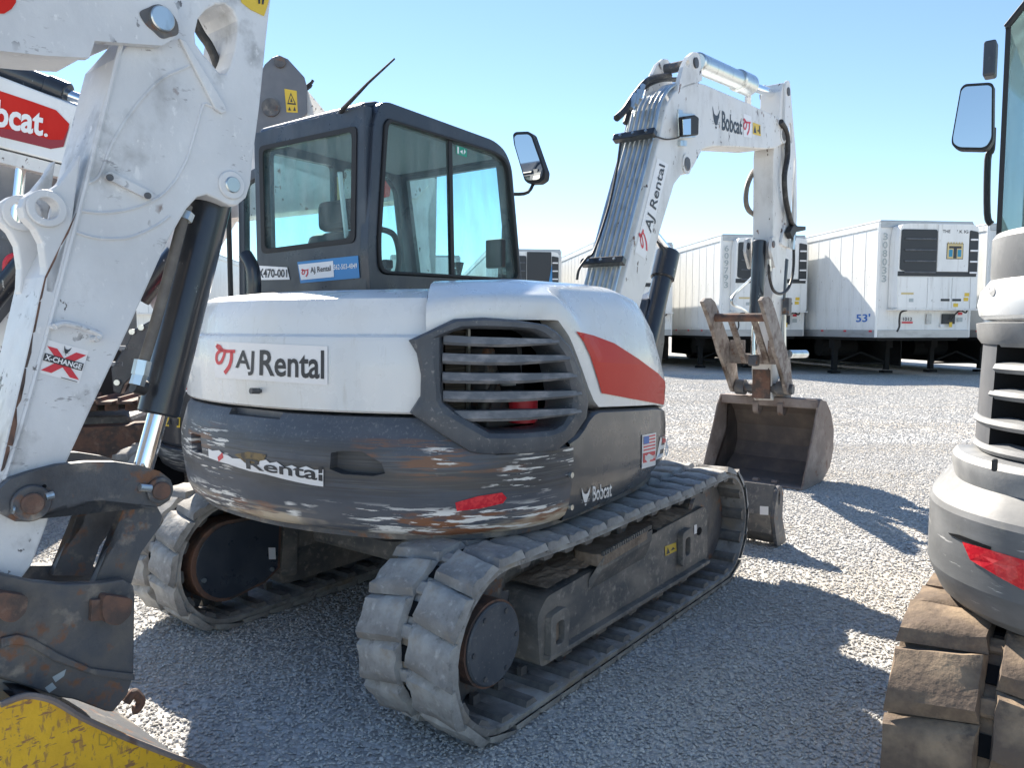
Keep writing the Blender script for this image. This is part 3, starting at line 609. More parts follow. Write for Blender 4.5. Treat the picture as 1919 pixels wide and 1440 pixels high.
# ------------------------------------------------------------------ tracks, frames, blade
rubber_track(ex, -.78); rubber_track(ex, .78)
for sg in (-1, 1):
    y1, y0 = sg * .885, sg * .66
    pr = [(-.64, .10), (-.66, .30), (-.60, .36), (-.2, .38), (.2, .41), (.86, .43), (.90, .40), (.92, .16), (.88, .10)]
    fr = prism('track_frame', rounded(xz(pr, y0), .03, 3), (0, y1 - y0, 0), 'frame', ex, bev=.008)
    box('flange', (.13, sg * .90, .135), (1.50, .035, .018), 'frame', fr, bev=.003)
    # dirt heaped on the frame
    bm = bmesh.new(); bmesh.ops.create_grid(bm, x_segments=60, y_segments=8, size=1); rnd = random.Random(3)
    for v in bm.verts:
        u, w_ = v.co.x, v.co.y; v.co = (.1 + u * .68, sg * (.79 + .085 * w_), .405 + .02 * u + (.035 * (1 - w_ * w_) * (.5 + .5 * sin(u * 9 + 2) * sin(u * 4)) + rnd.uniform(0, .012)) * (1 - abs(u) ** 6))
    link('caked_dirt', mesh_of(bm, 'dirt'), 'dirt', fr)
    # tie-down eyes
    for xx, zz in ((-.55, .22), (.60, .285)):
        pts = rounded(xz([(xx - .06, zz - .095), (xx + .06, zz - .095), (xx + .07, zz + .05), (xx + .04, zz + .085), (xx - .06, zz + .075)], sg * .885), .02, 3)
        prism('tie_down_eye', pts, (0, sg * .03, 0), 'frame', fr, holes=[rounded(xz([(xx - .028, zz - .05), (xx + .03, zz - .05), (xx + .03, zz + .04), (xx - .028, zz + .04)], sg * .885), .02, 3)], bev=.004)
        box('eye_web', (xx, sg * .889, zz), (.05, .004, .09), 'dirt', fr)
    prism('slot', circ((.80, sg * .886, .31), .03, n=16, rz=.02), (0, sg * .0025, 0), 'engine_shade', fr)
    # step: rounded cover with toothed edge
    stp = prism('step', rounded([(-.28, sg * .79, .40), (-.28, sg * .93, .40), (.16, sg * .93, .425), (.16, sg * .79, .425)], .04, 3), (0, 0, .05), 'dirt', fr, bev=.018)
    prism('step_side', [(-.30, sg * .885, .30), (-.26, sg * .925, .385), (.18, sg * .925, .41), (.20, sg * .885, .32)], (0, sg * .004, .05), 'frame', fr)
    for k in range(22): box('step_tooth', (-.265 + k * .0195, sg * .933, .455 + k * .0011), (.010, .012, .018), 'frame', stp)
    box('pocket_floor', (.22, sg * .86, .43), (.09, .1, .01), 'engine_shade', fr)
    for k in range(5): 
        cyl('roller', (-.45 + k * .27, sg * .70, .115), (-.45 + k * .27, sg * .86, .115), .062, 'steel', fr, n=20)
        box('roller_bracket', (-.45 + k * .27, sg * .875, .115), (.07, .02, .06), 'frame', fr, bev=.006)
        cyl('bolt', (-.45 + k * .27, sg * .885, .115), (-.45 + k * .27, sg * .893, .115), .012, 'steel', fr, n=8)
    cyl('carrier_roller', (.02, sg * .72, .50), (.02, sg * .86, .50), .045, 'steel', fr)
    cyl('idler', (.95, sg * .70, .315), (.95, sg * .86, .315), .235, 'steel', ex, n=40, bev=.012)
    box('idler_fork', (.86, sg * .78, .30), (.30, .16, .10), 'frame', ex, bev=.01)
    # drive sprocket with its motor cover
    bm = bmesh.new(); T_ = 21; lp = []
    for k in range(T_ * 4):
        r = .245 if k % 4 in (0, 1) else .215; a = 2 * pi * k / (T_ * 4); lp.append(Vector((-.95 + r * cos(a), sg * .76, .315 + r * sin(a))))
    sprk = prism('sprocket', lp, (0, sg * .04, 0), 'steel', ex)
    hub = cyl('motor_hub', (-.95, sg * .66, .305), (-.95, sg * .905, .305), .148, 'rust', ex, n=40)
    cyl('hub_cover', (-.95, sg * .90, .305), (-.95, sg * .918, .305), .140, 'plastic', hub, n=40, bev=.006)
    for k in range(6): a = k * pi / 3; cyl('bolt', (-.95 + .115 * cos(a), sg * .917, .305 + .115 * sin(a)), (-.95 + .115 * cos(a), sg * .923, .305 + .115 * sin(a)), .009, 'steel', hub, n=8)
    # inner side: teardrop motor guard
    yi = sg * .60
    tear = [Vector((-.97 + .185 * cos(a), yi, .315 + .185 * sin(a))) for a in [radians(80 + k * 12) for k in range(17)]] + [Vector((-.78, yi, .16)), Vector((-.70, yi, .21)), Vector((-.68, yi, .47)), Vector((-.80, yi, .492))]
    mg = prism('motor_guard', tear, (0, sg * .12, 0), 'rust', ex, bev=.006)
    tin = [q + (Vector((-.9, yi, .315)) - q) * .085 for q in tear]
    prism('guard_plate', [q + Vector((0, -sg * .006, 0)) for q in tin], (0, sg * .004, 0), 'cab', mg, bev=.002)
    for q in ((-.74, .46), (-.75, .22), (-1.10, .26)): cyl('bolt', (q[0], yi - sg * .014, q[1]), (q[0], yi, q[1]), .011, 'zinc', mg, n=8)
    prism('guard_bracket', rounded(xz([(-.69, .17), (-.60, .15), (-.58, .52), (-.66, .54)], yi + sg * .002), .02), (0, sg * .08, 0), 'frame', ex, bev=.006)
    prism('leg_web', xz([(-.60, .28), (.7, .26), (.7, .52), (.25, .58), (-.25, .58), (-.60, .48)], sg * .62), (0, sg * .05, 0), 'frame', ex)
decal('sticker', [(503, 1027), (516, 1027), (517, 1049), (504, 1049)], on_plane(E, y=.577), 'lbl_w', ex)
lab = decal('warning_sticker', [(1246, 1025), (1267, 1017), (1268, 1033), (1247, 1043)], on_plane(E, y=-.888), 'lbl_y', ex)
shape('pictogram', [[(.1, .1), (.25, .8), (.42, .1)], [(.5, .3), (.9, .3), (.7, .6)]], [(1246, 1025), (1267, 1017), (1268, 1033), (1247, 1043)], on_plane(E, y=-.8895), 'txt', lab)
decal('sticker', [(1301, 985), (1306, 983), (1306, 1000), (1301, 1002)], on_plane(E, y=-.888), 'lbl_w', ex)
box('car_body', (0, 0, .40), (1.0, 1.24, .22), 'frame', ex, bev=.03)
for sg in (-1, 1): prism('cross_leg', [(-.45, 0, .46), (-.25, sg * .64, .40), (.3, sg * .64, .40), (.45, 0, .46)], (0, 0, -.2), 'frame', ex, bev=.02)
cyl('swing_bearing', (0, 0, .48), (0, 0, .62), .44, 'steel', ex, n=48)
tube('drain_hose', catmull([(-.80, -.12, .62), (-.86, -.15, .56), (-.82, -.3, .535), (-.7, -.36, .56), (-.6, -.3, .6)], 5), .014, 'hose', ex)
# blade
bl = [(1.66, .40), (1.60, .22), (1.62, .10), (1.72, .02), (1.78, .02), (1.66, .12), (1.64, .22), (1.70, .38)]
BLX = .12
bl = [(a + BLX, b) for a, b in bl]
bd = prism('dozer_blade', xz(bl, -.955), (0, 1.91, 0), 'frame', ex, bev=.004)
prism('end_plate', rounded(xz([(1.70 + BLX, .40), (1.76 + BLX, .33), (1.74 + BLX, .2), (1.84 + BLX, .01), (1.66 + BLX, .01), (1.58 + BLX, .22), (1.64 + BLX, .38)], -.958), .03, 3), (0, -.022, 0), 'steel', bd, holes=[circ((1.675 + BLX, -.958, .32), .018, n=12, rz=.045)], bev=.004)
for y in (-.4, .4): prism('blade_arm', xz([(.6, .22), (1.7, .12), (1.72, .26), (.6, .36)], y), (0, .09, 0), 'frame', bd, bev=.01)
q = E.p(1425, 946, x=1.62 + BLX)
decal('sticker', [(1424, 949), (1440, 950), (1440, 966), (1424, 965)], on_plane(E, x=1.585 + BLX), 'lbl_w', bd)
# ------------------------------------------------------------------ cab
CY0, CY1, CX0, CX1 = .15, 1.0, -.50, .62
def pane(name, pts, off, parent, m='glass'): return prism(name, pts, off, m, parent)
sideo = [(-.50, 1.46), (-.52, 1.72), (-.47, 2.30), (-.43, 2.385), (-.38, 2.40), (.40, 2.375), (.50, 2.34), (.56, 2.26), (.66, 1.60), (.66, 1.46)]
# right-hand side frame with window opening, traced on the cab's right face
op = [E.p(*q, y=CY0) for q in ((709, 513), (706, 455), (719, 232), (726, 222), (925, 283), (945, 296), (955, 318), (973, 527))]
op = rounded(op, .05, 4)
cabs = prism('cab_frame', rounded(xz(sideo, CY0), .05, 4), (0, .055, 0), 'cab', ex, holes=[op], bev=.008)
seal = prism('window_seal', [q + Vector((0, -.012, 0)) for q in op], (0, .03, 0), 'trim', cabs, holes=[[q + (sum(op, Vector()) / len(op) - q).normalized() * .022 + Vector((0, -.012, 0)) for q in op]], bev=.004)
cen = sum(op, Vector()) / len(op)
pane('side_window', [q + Vector((0, .012, 0)) + (cen - q).normalized() * .01 for q in op], (0, .004, 0), cabs)
a, b = E.p(845, 262, y=CY0), E.p(850, 520, y=CY0)
prism('window_divider', [a + Vector((-.012, .004, 0)), a + Vector((.014, .004, 0)), b + Vector((.014, .004, 0)), b + Vector((-.012, .004, 0))], (0, .02, 0), 'trim', cabs)
for px in ((726, 495), (941, 520)): q = E.p(*px, y=CY0 + .03); box('window_latch', q, (.05, .03, .04), 'trim', cabs, bev=.006)
tg = decal('exit_sign', [(855, 272), (875, 279), (875, 295), (855, 288)], on_plane(E, y=CY0 + .008), 'green', cabs)
shape('pictogram', [[(.1, .1), (.1, .9), (.25, .9), (.25, .1)], [(.35, .45), (.6, .7), (.6, .2)], [(.7, .2), (.75, .9), (.9, .6)]], [(855, 272), (875, 279), (875, 295), (855, 288)], on_plane(E, y=CY0 + .006), 'txt_w', tg)
# rear wall with window
rearw = [(CY0 + .02, 1.46), (CY0 + .02, 2.36), (CY1, 2.36), (CY1, 1.46)]
rop = [E.p(*q, x=CX0 - .01) for q in ((661, 449), (664, 243), (478, 280), (476, 465))]
rop[2] = Vector((CX0 - .01, CY1 - .07, 2.27)); rop[3] = Vector((CX0 - .01, CY1 - .07, 1.76))
rop = rounded(rop, .03, 3)
rw = prism('rear_wall', yz(rearw, CX0 - .01), (.05, 0, 0), 'cab', ex, holes=[rop], bev=.006)
cen = sum(rop, Vector()) / len(rop)
pane('rear_window', [q + Vector((.01, 0, 0)) + (cen - q) * -.02 for q in rop], (.004, 0, 0), rw)
prism('window_frit', [q + Vector((-.006, 0, 0)) + (cen - q) * -.06 for q in rop], (.008, 0, 0), 'trim', rw, holes=[[q + Vector((-.006, 0, 0)) + (cen - q) * .03 for q in rop]])
# roof, front, left side
rf = prism('cab_roof', [Vector((a, CY0 + .056, b)) for a, b in ((-.51, 2.33), (-.48, 2.385), (-.40, 2.41), (.38, 2.388), (.50, 2.35), (.56, 2.28), (.48, 2.30), (-.4, 2.34))], (0, CY1 - CY0 - .076, 0), 'cab', ex, bev=.012)
prism('headliner', [(-.46, CY0 + .06, 2.335), (.46, CY0 + .06, 2.305), (.46, CY1 - .05, 2.305), (-.46, CY1 - .05, 2.335)], (0, 0, -.012), 'liner', rf)
for k in range(3):
    prism('skylight_slat', [(-.05 + k * .17, .35, 2.318), (.08 + k * .17, .35, 2.314), (.08 + k * .17, .85, 2.314), (-.05 + k * .17, .85, 2.318)], (0, 0, -.008), 'lbl_w', rf)
ls = [(-.50, 1.0), (-.50, 2.35), (.40, 2.35), (.50, 2.32), (.62, 1.60), (.62, 1.0)]
lh1 = rounded(xz([(-.42, 1.45), (-.42, 2.27), (-.02, 2.27), (-.02, 1.45)], CY1), .03, 3)
lh2 = rounded(xz([(.05, 1.15), (.05, 2.27), (.40, 2.27), (.47, 2.2), (.55, 1.6), (.55, 1.15)], CY1), .03, 3)
lf = prism('door_frame', xz(ls, CY1), (0, -.04, 0), 'cab', ex, holes=[lh1, lh2])
pane('door_window', [q + Vector((0, -.02, 0)) for q in lh1], (0, .004, 0), lf, 'glass_dim'); pane('door_window', [q + Vector((0, -.02, 0)) for q in lh2], (0, .004, 0), lf, 'glass_dim')
f0, f1 = Vector((.655, 0, 1.60)), Vector((.545, 0, 2.28))
def fp(y, t): q = f0 + (f1 - f0) * t; return Vector((q.x, y, q.z))
ff = prism('windshield_frame', [fp(CY0 + .03, -.2), fp(CY0 + .03, 1.03), fp(CY1 - .02, 1.03), fp(CY1 - .02, -.2)], (-.03, 0, 0), 'cab', ex, holes=[[fp(CY0 + .08, -.1), fp(CY0 + .08, .98), fp(CY1 - .07, .98), fp(CY1 - .07, -.1)]])
pane('windshield', [fp(CY0 + .075, -.1) - Vector((.01, 0, 0)), fp(CY0 + .075, .98) - Vector((.01, 0, 0)), fp(CY1 - .065, .98) - Vector((.01, 0, 0)), fp(CY1 - .065, -.1) - Vector((.01, 0, 0))], (.004, 0, 0), ff)
tube('wiper', [fp(.32, -.05) + Vector((.02, 0, 0)), fp(.26, .5) + Vector((.02, 0, 0))], .008, 'trim', ff, n=6)
dr_ = rounded(yz([(1.03, 1.2), (1.03, 2.22), (1.25, 2.18), (1.28, 1.2)], -.44), .04, 3); dri = rounded(yz([(1.075, 1.3), (1.075, 2.16), (1.20, 2.13), (1.225, 1.3)], -.44), .03, 3)
od = prism('open_door', dr_, (.04, 0, 0), 'cab', ex, holes=[dri], bev=.006); pane('door_window', [q + Vector((.02, 0, 0)) for q in dri], (.004, 0, 0), od)
tube('door_rail', [(-.47, 1.30, 1.25), (-.47, 1.30, 2.1)], .014, 'trim', od, n=8)
box('caution_strip', (.015, .952, 1.97), (.045, .006, .48), 'cream', lf)
# inside: seat, console, levers
s0 = box('seat', (-.08, .58, 1.32), (.48, .46, .14), 'seat', ex, bev=.04)
box('backrest', (-.30, .58, 1.60), (.13, .44, .50), 'seat', s0, bev=.05); box('headrest', (-.31, .58, 1.93), (.09, .26, .15), 'seat', s0, bev=.03)
for y in (.30, .86):
    cs = box('console', (.1, y, 1.42), (.42, .12, .2), 'plastic', ex, bev=.03); tube('joystick', [(.26, y, 1.5), (.28, y, 1.66), (.285, y, 1.72)], [.012, .012, .024], 'trim', cs)
mo = box('monitor', (.50, .22, 1.78), (.04, .12, .16), 'trim', ex, bev=.01)
tube('grab_handle', catmull([(.40, .93, 1.62), (.44, .92, 1.78), (.40, .92, 1.92), (.30, .93, 1.95)], 6), .018, 'trim', ex)
tube('seat_belt', [(-.46, .40, 2.1), (-.33, .50, 1.75), (-.2, .76, 1.42)], .012, 'lbl_w', ex, n=6)
tube('coat_hook', catmull([E.p(*q, x=-.44) for q in ((488, 318), (499, 322), (505, 310), (506, 302), (500, 303))], 4), .008, 'trim', ex)
# stickers on the rear wall
bs = decal('blue_sticker', [(557, 491), (671, 479), (674, 521), (563, 531)], on_plane(E, x=CX0 - .014), 'lbl_b', rw)
ws = decal('sticker', [(559, 496), (624, 489), (626, 519), (564, 525)], on_plane(E, x=CX0 - .016), 'lbl_w', rw)
shape('logo', AJ, [(564, 505), (578, 503), (580, 518), (566, 520)], on_plane(E, x=CX0 - .018), 'red_txt', ws)
lettering('lettering', 'AJ Rental', [(581, 501), (619, 497), (620, 511), (582, 515)], on_plane(E, x=CX0 - .018), 'txt', ws, bold=.012)
lettering('lettering', '562-503-4849', [(625, 496), (669, 493), (669, 503), (625, 506)], on_plane(E, x=CX0 - .016), 'txt_w', bs, bold=.015)
ns = decal('sticker', [(486, 498), (538, 501), (543, 524), (486, 525)], on_plane(E, x=CX0 - .014), 'lbl_w', rw)
lettering('lettering', 'EX470-001', [(477, 503), (538, 505), (538, 520), (477, 521)], on_plane(E, x=CX0 - .016), 'txt', ns, bold=.02)
# exhaust, antenna, mirror
pe = [E.p(*q, x=-.72) for q in ((476, 560), (476, 525), (472, 500), (460, 478))]
xp = tube('exhaust_pipe', catmull(pe, 5), .033, 'blk', ex, n=20)
d = (pe[3] - pe[2]).normalized(); prism('pipe_mouth', [pe[3] + d * .001 + Vector((0, .026 * cos(2 * pi * k / 20), 0)) + Vector((0, 1, 0)).cross(d) * (.026 * sin(2 * pi * k / 20)) for k in range(20)], d * .002, 'engine_shade', xp)
at = [E.p(636, 218, x=CX0 + .03), E.p(641, 206, x=CX0 - .02), E.p(690, 155, x=CX0 - .08), E.p(739, 110, x=CX0 - .14)]
an = tube('antenna', at, [.014, .011, .006, .004], 'hose', ex, n=8); box('antenna_base', at[0], (.035, .035, .045), 'trim', an, bev=.008)
mc = E.p(990, 294, x=.70); mi = [E.p(*q, x=.70) for q in ((961, 252), (966, 247), (990, 246), (997, 251), (1022, 322), (1020, 336), (1010, 343), (990, 344), (983, 338), (963, 270))]
mr_ = prism('mirror', rounded(mi, .01, 3), (.06, .01, 0), 'trim', ex, bev=.008)
cm = sum(mi, Vector()) / len(mi); prism('mirror_glass', rounded([q + (cm - q) * .12 + Vector((-.004, 0, 0)) for q in mi], .01, 3), (.003, 0, 0), 'mirror', mr_)
tube('mirror_arm', catmull([(.60, .19, 2.12), (.70, .14, 2.14), (.75, .12, 2.24), (.74, .10, 2.3)], 4), .01, 'trim', mr_, n=8)
# ------------------------------------------------------------------ boom, arm, thumb, bucket
YB0, YB1 = -.25, .0
bp = [E.p(*q, y=YB0) for q in ((1159, 567), (1197, 412), (1235, 262), (1249, 198), (1262, 175), (1280, 159), (1300, 152), (1322, 158), (1400, 192), (1452, 217), (1470, 232), (1476, 250), (1470, 268), (1455, 277), (1437, 279), (1380, 275), (1335, 274), (1316, 280), (1306, 293), (1300, 312), (1290, 325), (1276, 329), (1264, 345), (1235, 441), (1199, 578))]
bp += [Vector((1.22, YB0, 1.10)), Vector((1.10, YB0, .95)), Vector((.92, YB0, 1.0)), Vector((.94, YB0, 1.15))]
boom = prism('boom', bp, (0, YB1 - YB0, 0), 'armw', ex, bev=.008)
prism('boom_foot', xz([(.55, .75), (.55, 1.15), (.95, 1.25), (1.2, 1.1), (1.18, .75)], -.3), (0, .36, 0), 'cab', ex, bev=.02)
# hydraulic lines up the back of the boom
bk = [E.p(*q, y=YB0) for q in ((1128, 690), (1159, 567), (1197, 412), (1235, 262), (1247, 205), (1258, 182))]
nb = Vector((bk[2].z - bk[3].z, 0, bk[3].x - bk[2].x)).normalized(); nb = nb if nb.x < 0 else -nb
for k in range(7):
    y = -.225 + k * .034; q = [p + nb * .042 for p in bk]; q = [Vector((p.x, y, p.z)) for p in q]
    if k < 3: q = q + [Vector((q[-1].x + .10, y, q[-1].z + .07)), Vector((q[-1].x + .26, y + .01, q[-1].z + .13))]
    tube('hydraulic_tube', catmull(q, 4), .0115, 'zinc', boom, n=10)
for px in ((1164, 496), (1222, 257)):
    c = E.p(px[0] + 8, px[1], y=YB0) + nb * .045; c.y = -.12
    ax = (bk[3] - bk[1]).normalized(); R = Matrix((ax, Vector((0, 1, 0)), ax.cross(Vector((0, 1, 0))))).transposed()
    cb = box('tube_clamp', c, (.045, .29, .05), 'blk', boom, bev=.006, R=R)
    for y in (-.21, -.12, -.03): cyl('bolt', c + Vector((0, y + .12, 0)) + nb * .02, c + Vector((0, y + .12, 0)) + nb * .034, .009, 'zinc', cb, n=8)
for k, (a, b) in enumerate((((1148, 640), (1163, 596)), ((1128, 640), (1140, 614)))):
    y = -.225 + k * .1; p0, p1 = E.p(*a, y=y) + nb * .03, E.p(*b, y=y) + nb * .03
    cyl('hose_fitting', p0 + (p1 - p0) * .3, p1, .019, 'zinc', boom, n=6); cyl('hose_end', p0, p0 + (p1 - p0) * .32, .016, 'hose', boom, n=10)
for y0, pts in ((-.06, ((1092, 535), (1096, 515), (1110, 495), (1124, 480), (1150, 400), (1165, 330), (1172, 280))), (-.1, ((1165, 235), (1180, 220), (1200, 190), (1225, 163), (1262, 155)))):
    tube('hose', catmull([E.p(*q, y=y0) + nb * .07 for q in pts], 5), .008 if y0 == -.06 else .022, 'hose', boom, n=8)
tube('hose', catmull([E.p(*q, y=-.02) + nb * .05 for q in ((1178, 240), (1190, 205), (1210, 175), (1240, 160), (1275, 158))], 5), .018, 'hose', boom, n=8)
for q in ((1198, 208), (1205, 198), (1190, 215)): p0 = E.p(*q, y=-.12) + nb * .06; cyl('hose_fitting', p0, p0 + Vector((.05, 0, .1)), .018, 'zinc', boom, n=6)
# lugs carrying the arm cylinder
lug = [E.p(*q, y=YB0) for q in ((1270, 168), (1281, 125), (1290, 106), (1300, 97), (1308, 98), (1313, 108), (1316, 150), (1306, 156))]
prism('cylinder_lug', lug, (0, .03, 0), 'armw', boom, holes=[[E.p(1289 + 4 * cos(k * pi / 6), 119 + 7 * sin(k * pi / 6), y=YB0) for k in range(12)]], bev=.004)
prism('cylinder_lug', [q + Vector((0, .22, 0)) for q in lug], (0, .03, 0), 'armw', boom, bev=.004)
pin = E.p(1306, 117, y=YB0 - .012); cyl('pin', pin, pin + Vector((0, .28, 0)), .035, 'steel', boom)
for q, r in (((1289, 307), .045), ((1470, 252), .05)):
    c = E.p(*q, y=YB0 - .012); cyl('pivot_pin', c, c + Vector((0, .29, 0)), r, 'steel', boom); cyl('boss', c + Vector((0, .004, 0)), c + Vector((0, .012, 0)), r * 1.5, 'armw', boom)
a = E.p(1306, 117, y=-.125); b = E.p(1384, 151, y=-.125); c = E.p(1404, 160, y=-.125); d = E.p(1460, 180, y=-.125)
ac = cyl('arm_cylinder', a, b, .072, 'zinc', boom, n=28, bev=.01)
cyl('cylinder_gland', b - (b - a).normalized() * .03, c, .086, 'zinc', ac, n=28, bev=.012); cyl('cylinder_rod', c, d, .036, 'chrome', ac)
# work light in its bracket, stickers
wl = prism('light_bracket', [E.p(*q, y=YB0) for q in ((1268, 212), (1300, 214), (1301, 258), (1270, 260))], (0, -.012, 0), 'zinc', boom, bev=.003)
prism('work_light', [E.p(*q, y=YB0 - .014) for q in ((1270, 220), (1290, 217), (1297, 222), (1296, 255), (1273, 257))], (0, -.05, 0), 'trim', wl, bev=.01)
prism('lens', [E.p(*q, y=YB0 - .066) for q in ((1279, 224), (1294, 222), (1294, 252), (1280, 253))], (0, -.003, 0), 'mirror', wl)
prism('bracket_tab', [E.p(*q, y=YB0) for q in ((1269, 205), (1277, 207), (1277, 217), (1269, 217))], (0, -.01, 0), 'zinc', boom)
tube('light_cable', catmull([E.p(*q, y=YB0 - .02) for q in ((1230, 256), (1250, 261), (1272, 257), (1282, 248))], 5), .005, 'hose', boom, n=6)
prism('tie_bracket', [E.p(*q, y=YB0) for q in ((1270, 264), (1282, 264), (1282, 274), (1270, 274))], (0, -.02, 0), 'zinc', boom)
sB, sB2 = on_plane(E, y=YB0 - .002), on_plane(E, y=YB0 - .004)
shape('logo', CAT, [(1334, 197), (1350, 203), (1350, 242), (1334, 240)], sB, 'txt', boom)
lettering('lettering', 'Bobcat', [(1353, 207), (1391, 223), (1391, 253), (1353, 244)], sB, 'txt', boom, bold=.022)
st = decal('sticker', [(1393, 212), (1408, 218), (1409, 258), (1394, 256)], sB, 'lbl_w', boom); shape('logo', AJ, [(1393, 222), (1407, 226), (1407, 254), (1394, 252)], sB2, 'red_txt', st)
st = decal('warning_sticker', [(1411, 229), (1425, 234), (1426, 255), (1411, 251)], sB, 'lbl_y', boom); shape('pictogram', [[(.1, .15), (.28, .8), (.45, .15)], [(.55, .4), (.75, .55), (.75, .3)], [(.82, .2), (.82, .9), (.95, .9), (.95, .2)]], [(1411, 229), (1425, 234), (1426, 255), (1411, 251)], sB2, 'txt', st)
st = decal('sticker', [(1232, 296), (1253, 308), (1209, 486), (1190, 472)], sB, 'lbl_w', boom)
shape('logo', AJ, [(1197, 440), (1204, 426), (1219, 462), (1206, 480)], sB2, 'red_txt', st)
lettering('lettering', 'AJ Rental', [(1208, 425), (1236, 306), (1250, 312), (1224, 442)], sB2, 'txt', st, bold=.012)
# lift cylinder in front of the boom
a, b, c = E.p(1172, 720, y=-.125), E.p(1240, 470, y=-.125), E.p(1226, 440, y=-.125)
lc = cyl('lift_cylinder', a + Vector((.18, 0, 0)), b + Vector((.10, 0, 0)), .066, 'blk', ex, n=24); cyl('cylinder_gland', b + (a - b) * .22 + Vector((.12, 0, 0)), b + Vector((.10, 0, 0)), .082, 'blk', lc, n=20, bev=.01); cyl('cylinder_rod', b + Vector((.10, 0, 0)), c, .032, 'chrome', lc)
prism('front_guard', [E.p(*q, y=-.1) for q in ((1215, 560), (1249, 543), (1246, 640), (1238, 700), (1190, 690))], (0, .12, 0), 'cab', ex, bev=.01)
# ---- arm
YA0, YA1 = -.215, -.035
ap = [(3.82, 2.84), (3.86, 1.95), (3.90, 1.0), (3.94, .73), (4.02, .69), (4.09, .74), (4.12, 1.2), (4.20, 1.95), (4.30, 2.3), (4.33, 2.7), (4.24, 3.0), (4.16, 3.35), (4.12, 3.50), (4.03, 3.51), (3.98, 3.42), (3.92, 3.15), (3.84, 2.95)]
arm = prism('arm', xz(ap, YA0), (0, YA1 - YA0, 0), 'armw', ex, bev=.008)
for y in (YA0 - .022, YA1):
    prism('arm_cheek', rounded(xz([(4.0, 2.1), (4.12, 2.3), (4.02, 3.0), (4.03, 3.52), (4.13, 3.55), (4.22, 3.3), (4.38, 2.9), (4.44, 2.4), (4.42, 2.12), (4.34, 2.08)], y), .05, 3), (0, .022, 0), 'armw', arm, holes=[rounded(xz([(4.24, 2.25), (4.31, 2.9), (4.34, 2.9), (4.34, 2.25)], y), .02, 2), rounded(xz([(4.12, 3.0), (4.14, 3.18), (4.20, 3.2), (4.24, 3.02)], y), .03, 2)], bev=.003)
c = E.p(1473, 174, y=YA0 - .03); c = Vector((4.09, YA0 - .03, 3.44)); cyl('pin', c, c + Vector((0, .25, 0)), .036, 'steel', arm)
cyl('rod_eye', (d.x - .02, -.17, d.z), (d.x - .02, -.08, d.z), .065, 'trim', arm)
prism('top_bracket', xz([(3.78, 3.25), (3.8, 3.5), (3.88, 3.5), (3.9, 3.2)], .02), (0, .02, 0), 'armw', arm)
cyl('pin', (4.37, YA0 - .03, 2.2), (4.37, YA0, 2.2), .035, 'steel', arm)
for k, pts in enumerate((((1463, 228), (1474, 250), (1476, 290), (1470, 330), (1472, 370), (1478, 400), (1484, 420), (1492, 428)),)):
    tube('armoured_hose', catmull([E.p(*q, y=YA0 - .05) for q in pts], 6), .024, 'hose', arm, n=10)
tube('wrapped_hose', catmull([E.p(*q, y=YA1 + .02) for q in ((1422, 312), (1410, 325), (1400, 350), (1398, 378), (1404, 395), (1418, 405))], 6), .022, 'pipe', arm, n=10)
tube('hose', catmull([E.p(*q, y=YA0 - .06) for q in ((1487, 440), (1487, 500), (1480, 535), (1466, 550), (1450, 545), (1442, 520), (1441, 495))], 6), .013, 'hose', arm, n=8)
cyl('hose_fitting', E.p(1487, 438, y=YA0 - .06), E.p(1485, 468, y=YA0 - .06), .02, 'zinc', arm, n=6); cyl('hose_fitting', E.p(1441, 486, y=YA0 - .06), E.p(1442, 508, y=YA0 - .06), .018, 'zinc', arm, n=6)
prism('hose_bracket', [E.p(*q, y=YA0 - .03) for q in ((1470, 436), (1476, 424), (1500, 425), (1500, 432), (1482, 436), (1475, 448))], (0, -.05, 0), 'trim', arm, bev=.004)
box('valve_block', E.p(1475, 575, y=YA0 - .04), (.09, .06, .16), 'steel', arm, bev=.008)
cyl('long_rod', E.p(1469, 590, y=YA0 - .03), E.p(1469, 665, y=YA0 - .03), .02, 'zinc', arm)
tube('bent_pipe', catmull([E.p(*q, y=.06) for q in ((1413, 515), (1405, 525), (1380, 548), (1371, 562), (1375, 572), (1390, 578), (1405, 588))], 6), .012, 'zinc', arm, n=8)
# thumb cylinder and lugs
for y in (YA1 + .01, YA0 - .03): prism('thumb_lug', rounded(xz([(3.72, 2.02), (3.74, 2.14), (3.86, 2.16), (3.90, 1.9), (3.84, 1.88)], y), .03), (0, .025, 0), 'armw', arm, bev=.004); cyl('pin', (3.77, y - .008, 2.08), (3.77, y + .033, 2.08), .03, 'steel', arm)
tc_ = cyl('thumb_cylinder', (3.77, -.125, 2.12), (3.72, -.125, 1.42), .058, 'blk', arm, n=24, bev=.008); cyl('cylinder_rod', (3.72, -.125, 1.44), (3.70, -.125, 1.10), .03, 'chrome', tc_); box('rod_eye', (3.70, -.125, 1.08), (.09, .08, .1), 'steel', tc_, bev=.015)
box('rust_patch', (3.905, -.125, .86), (.02, .16, .26), 'rust', arm, bev=.004)
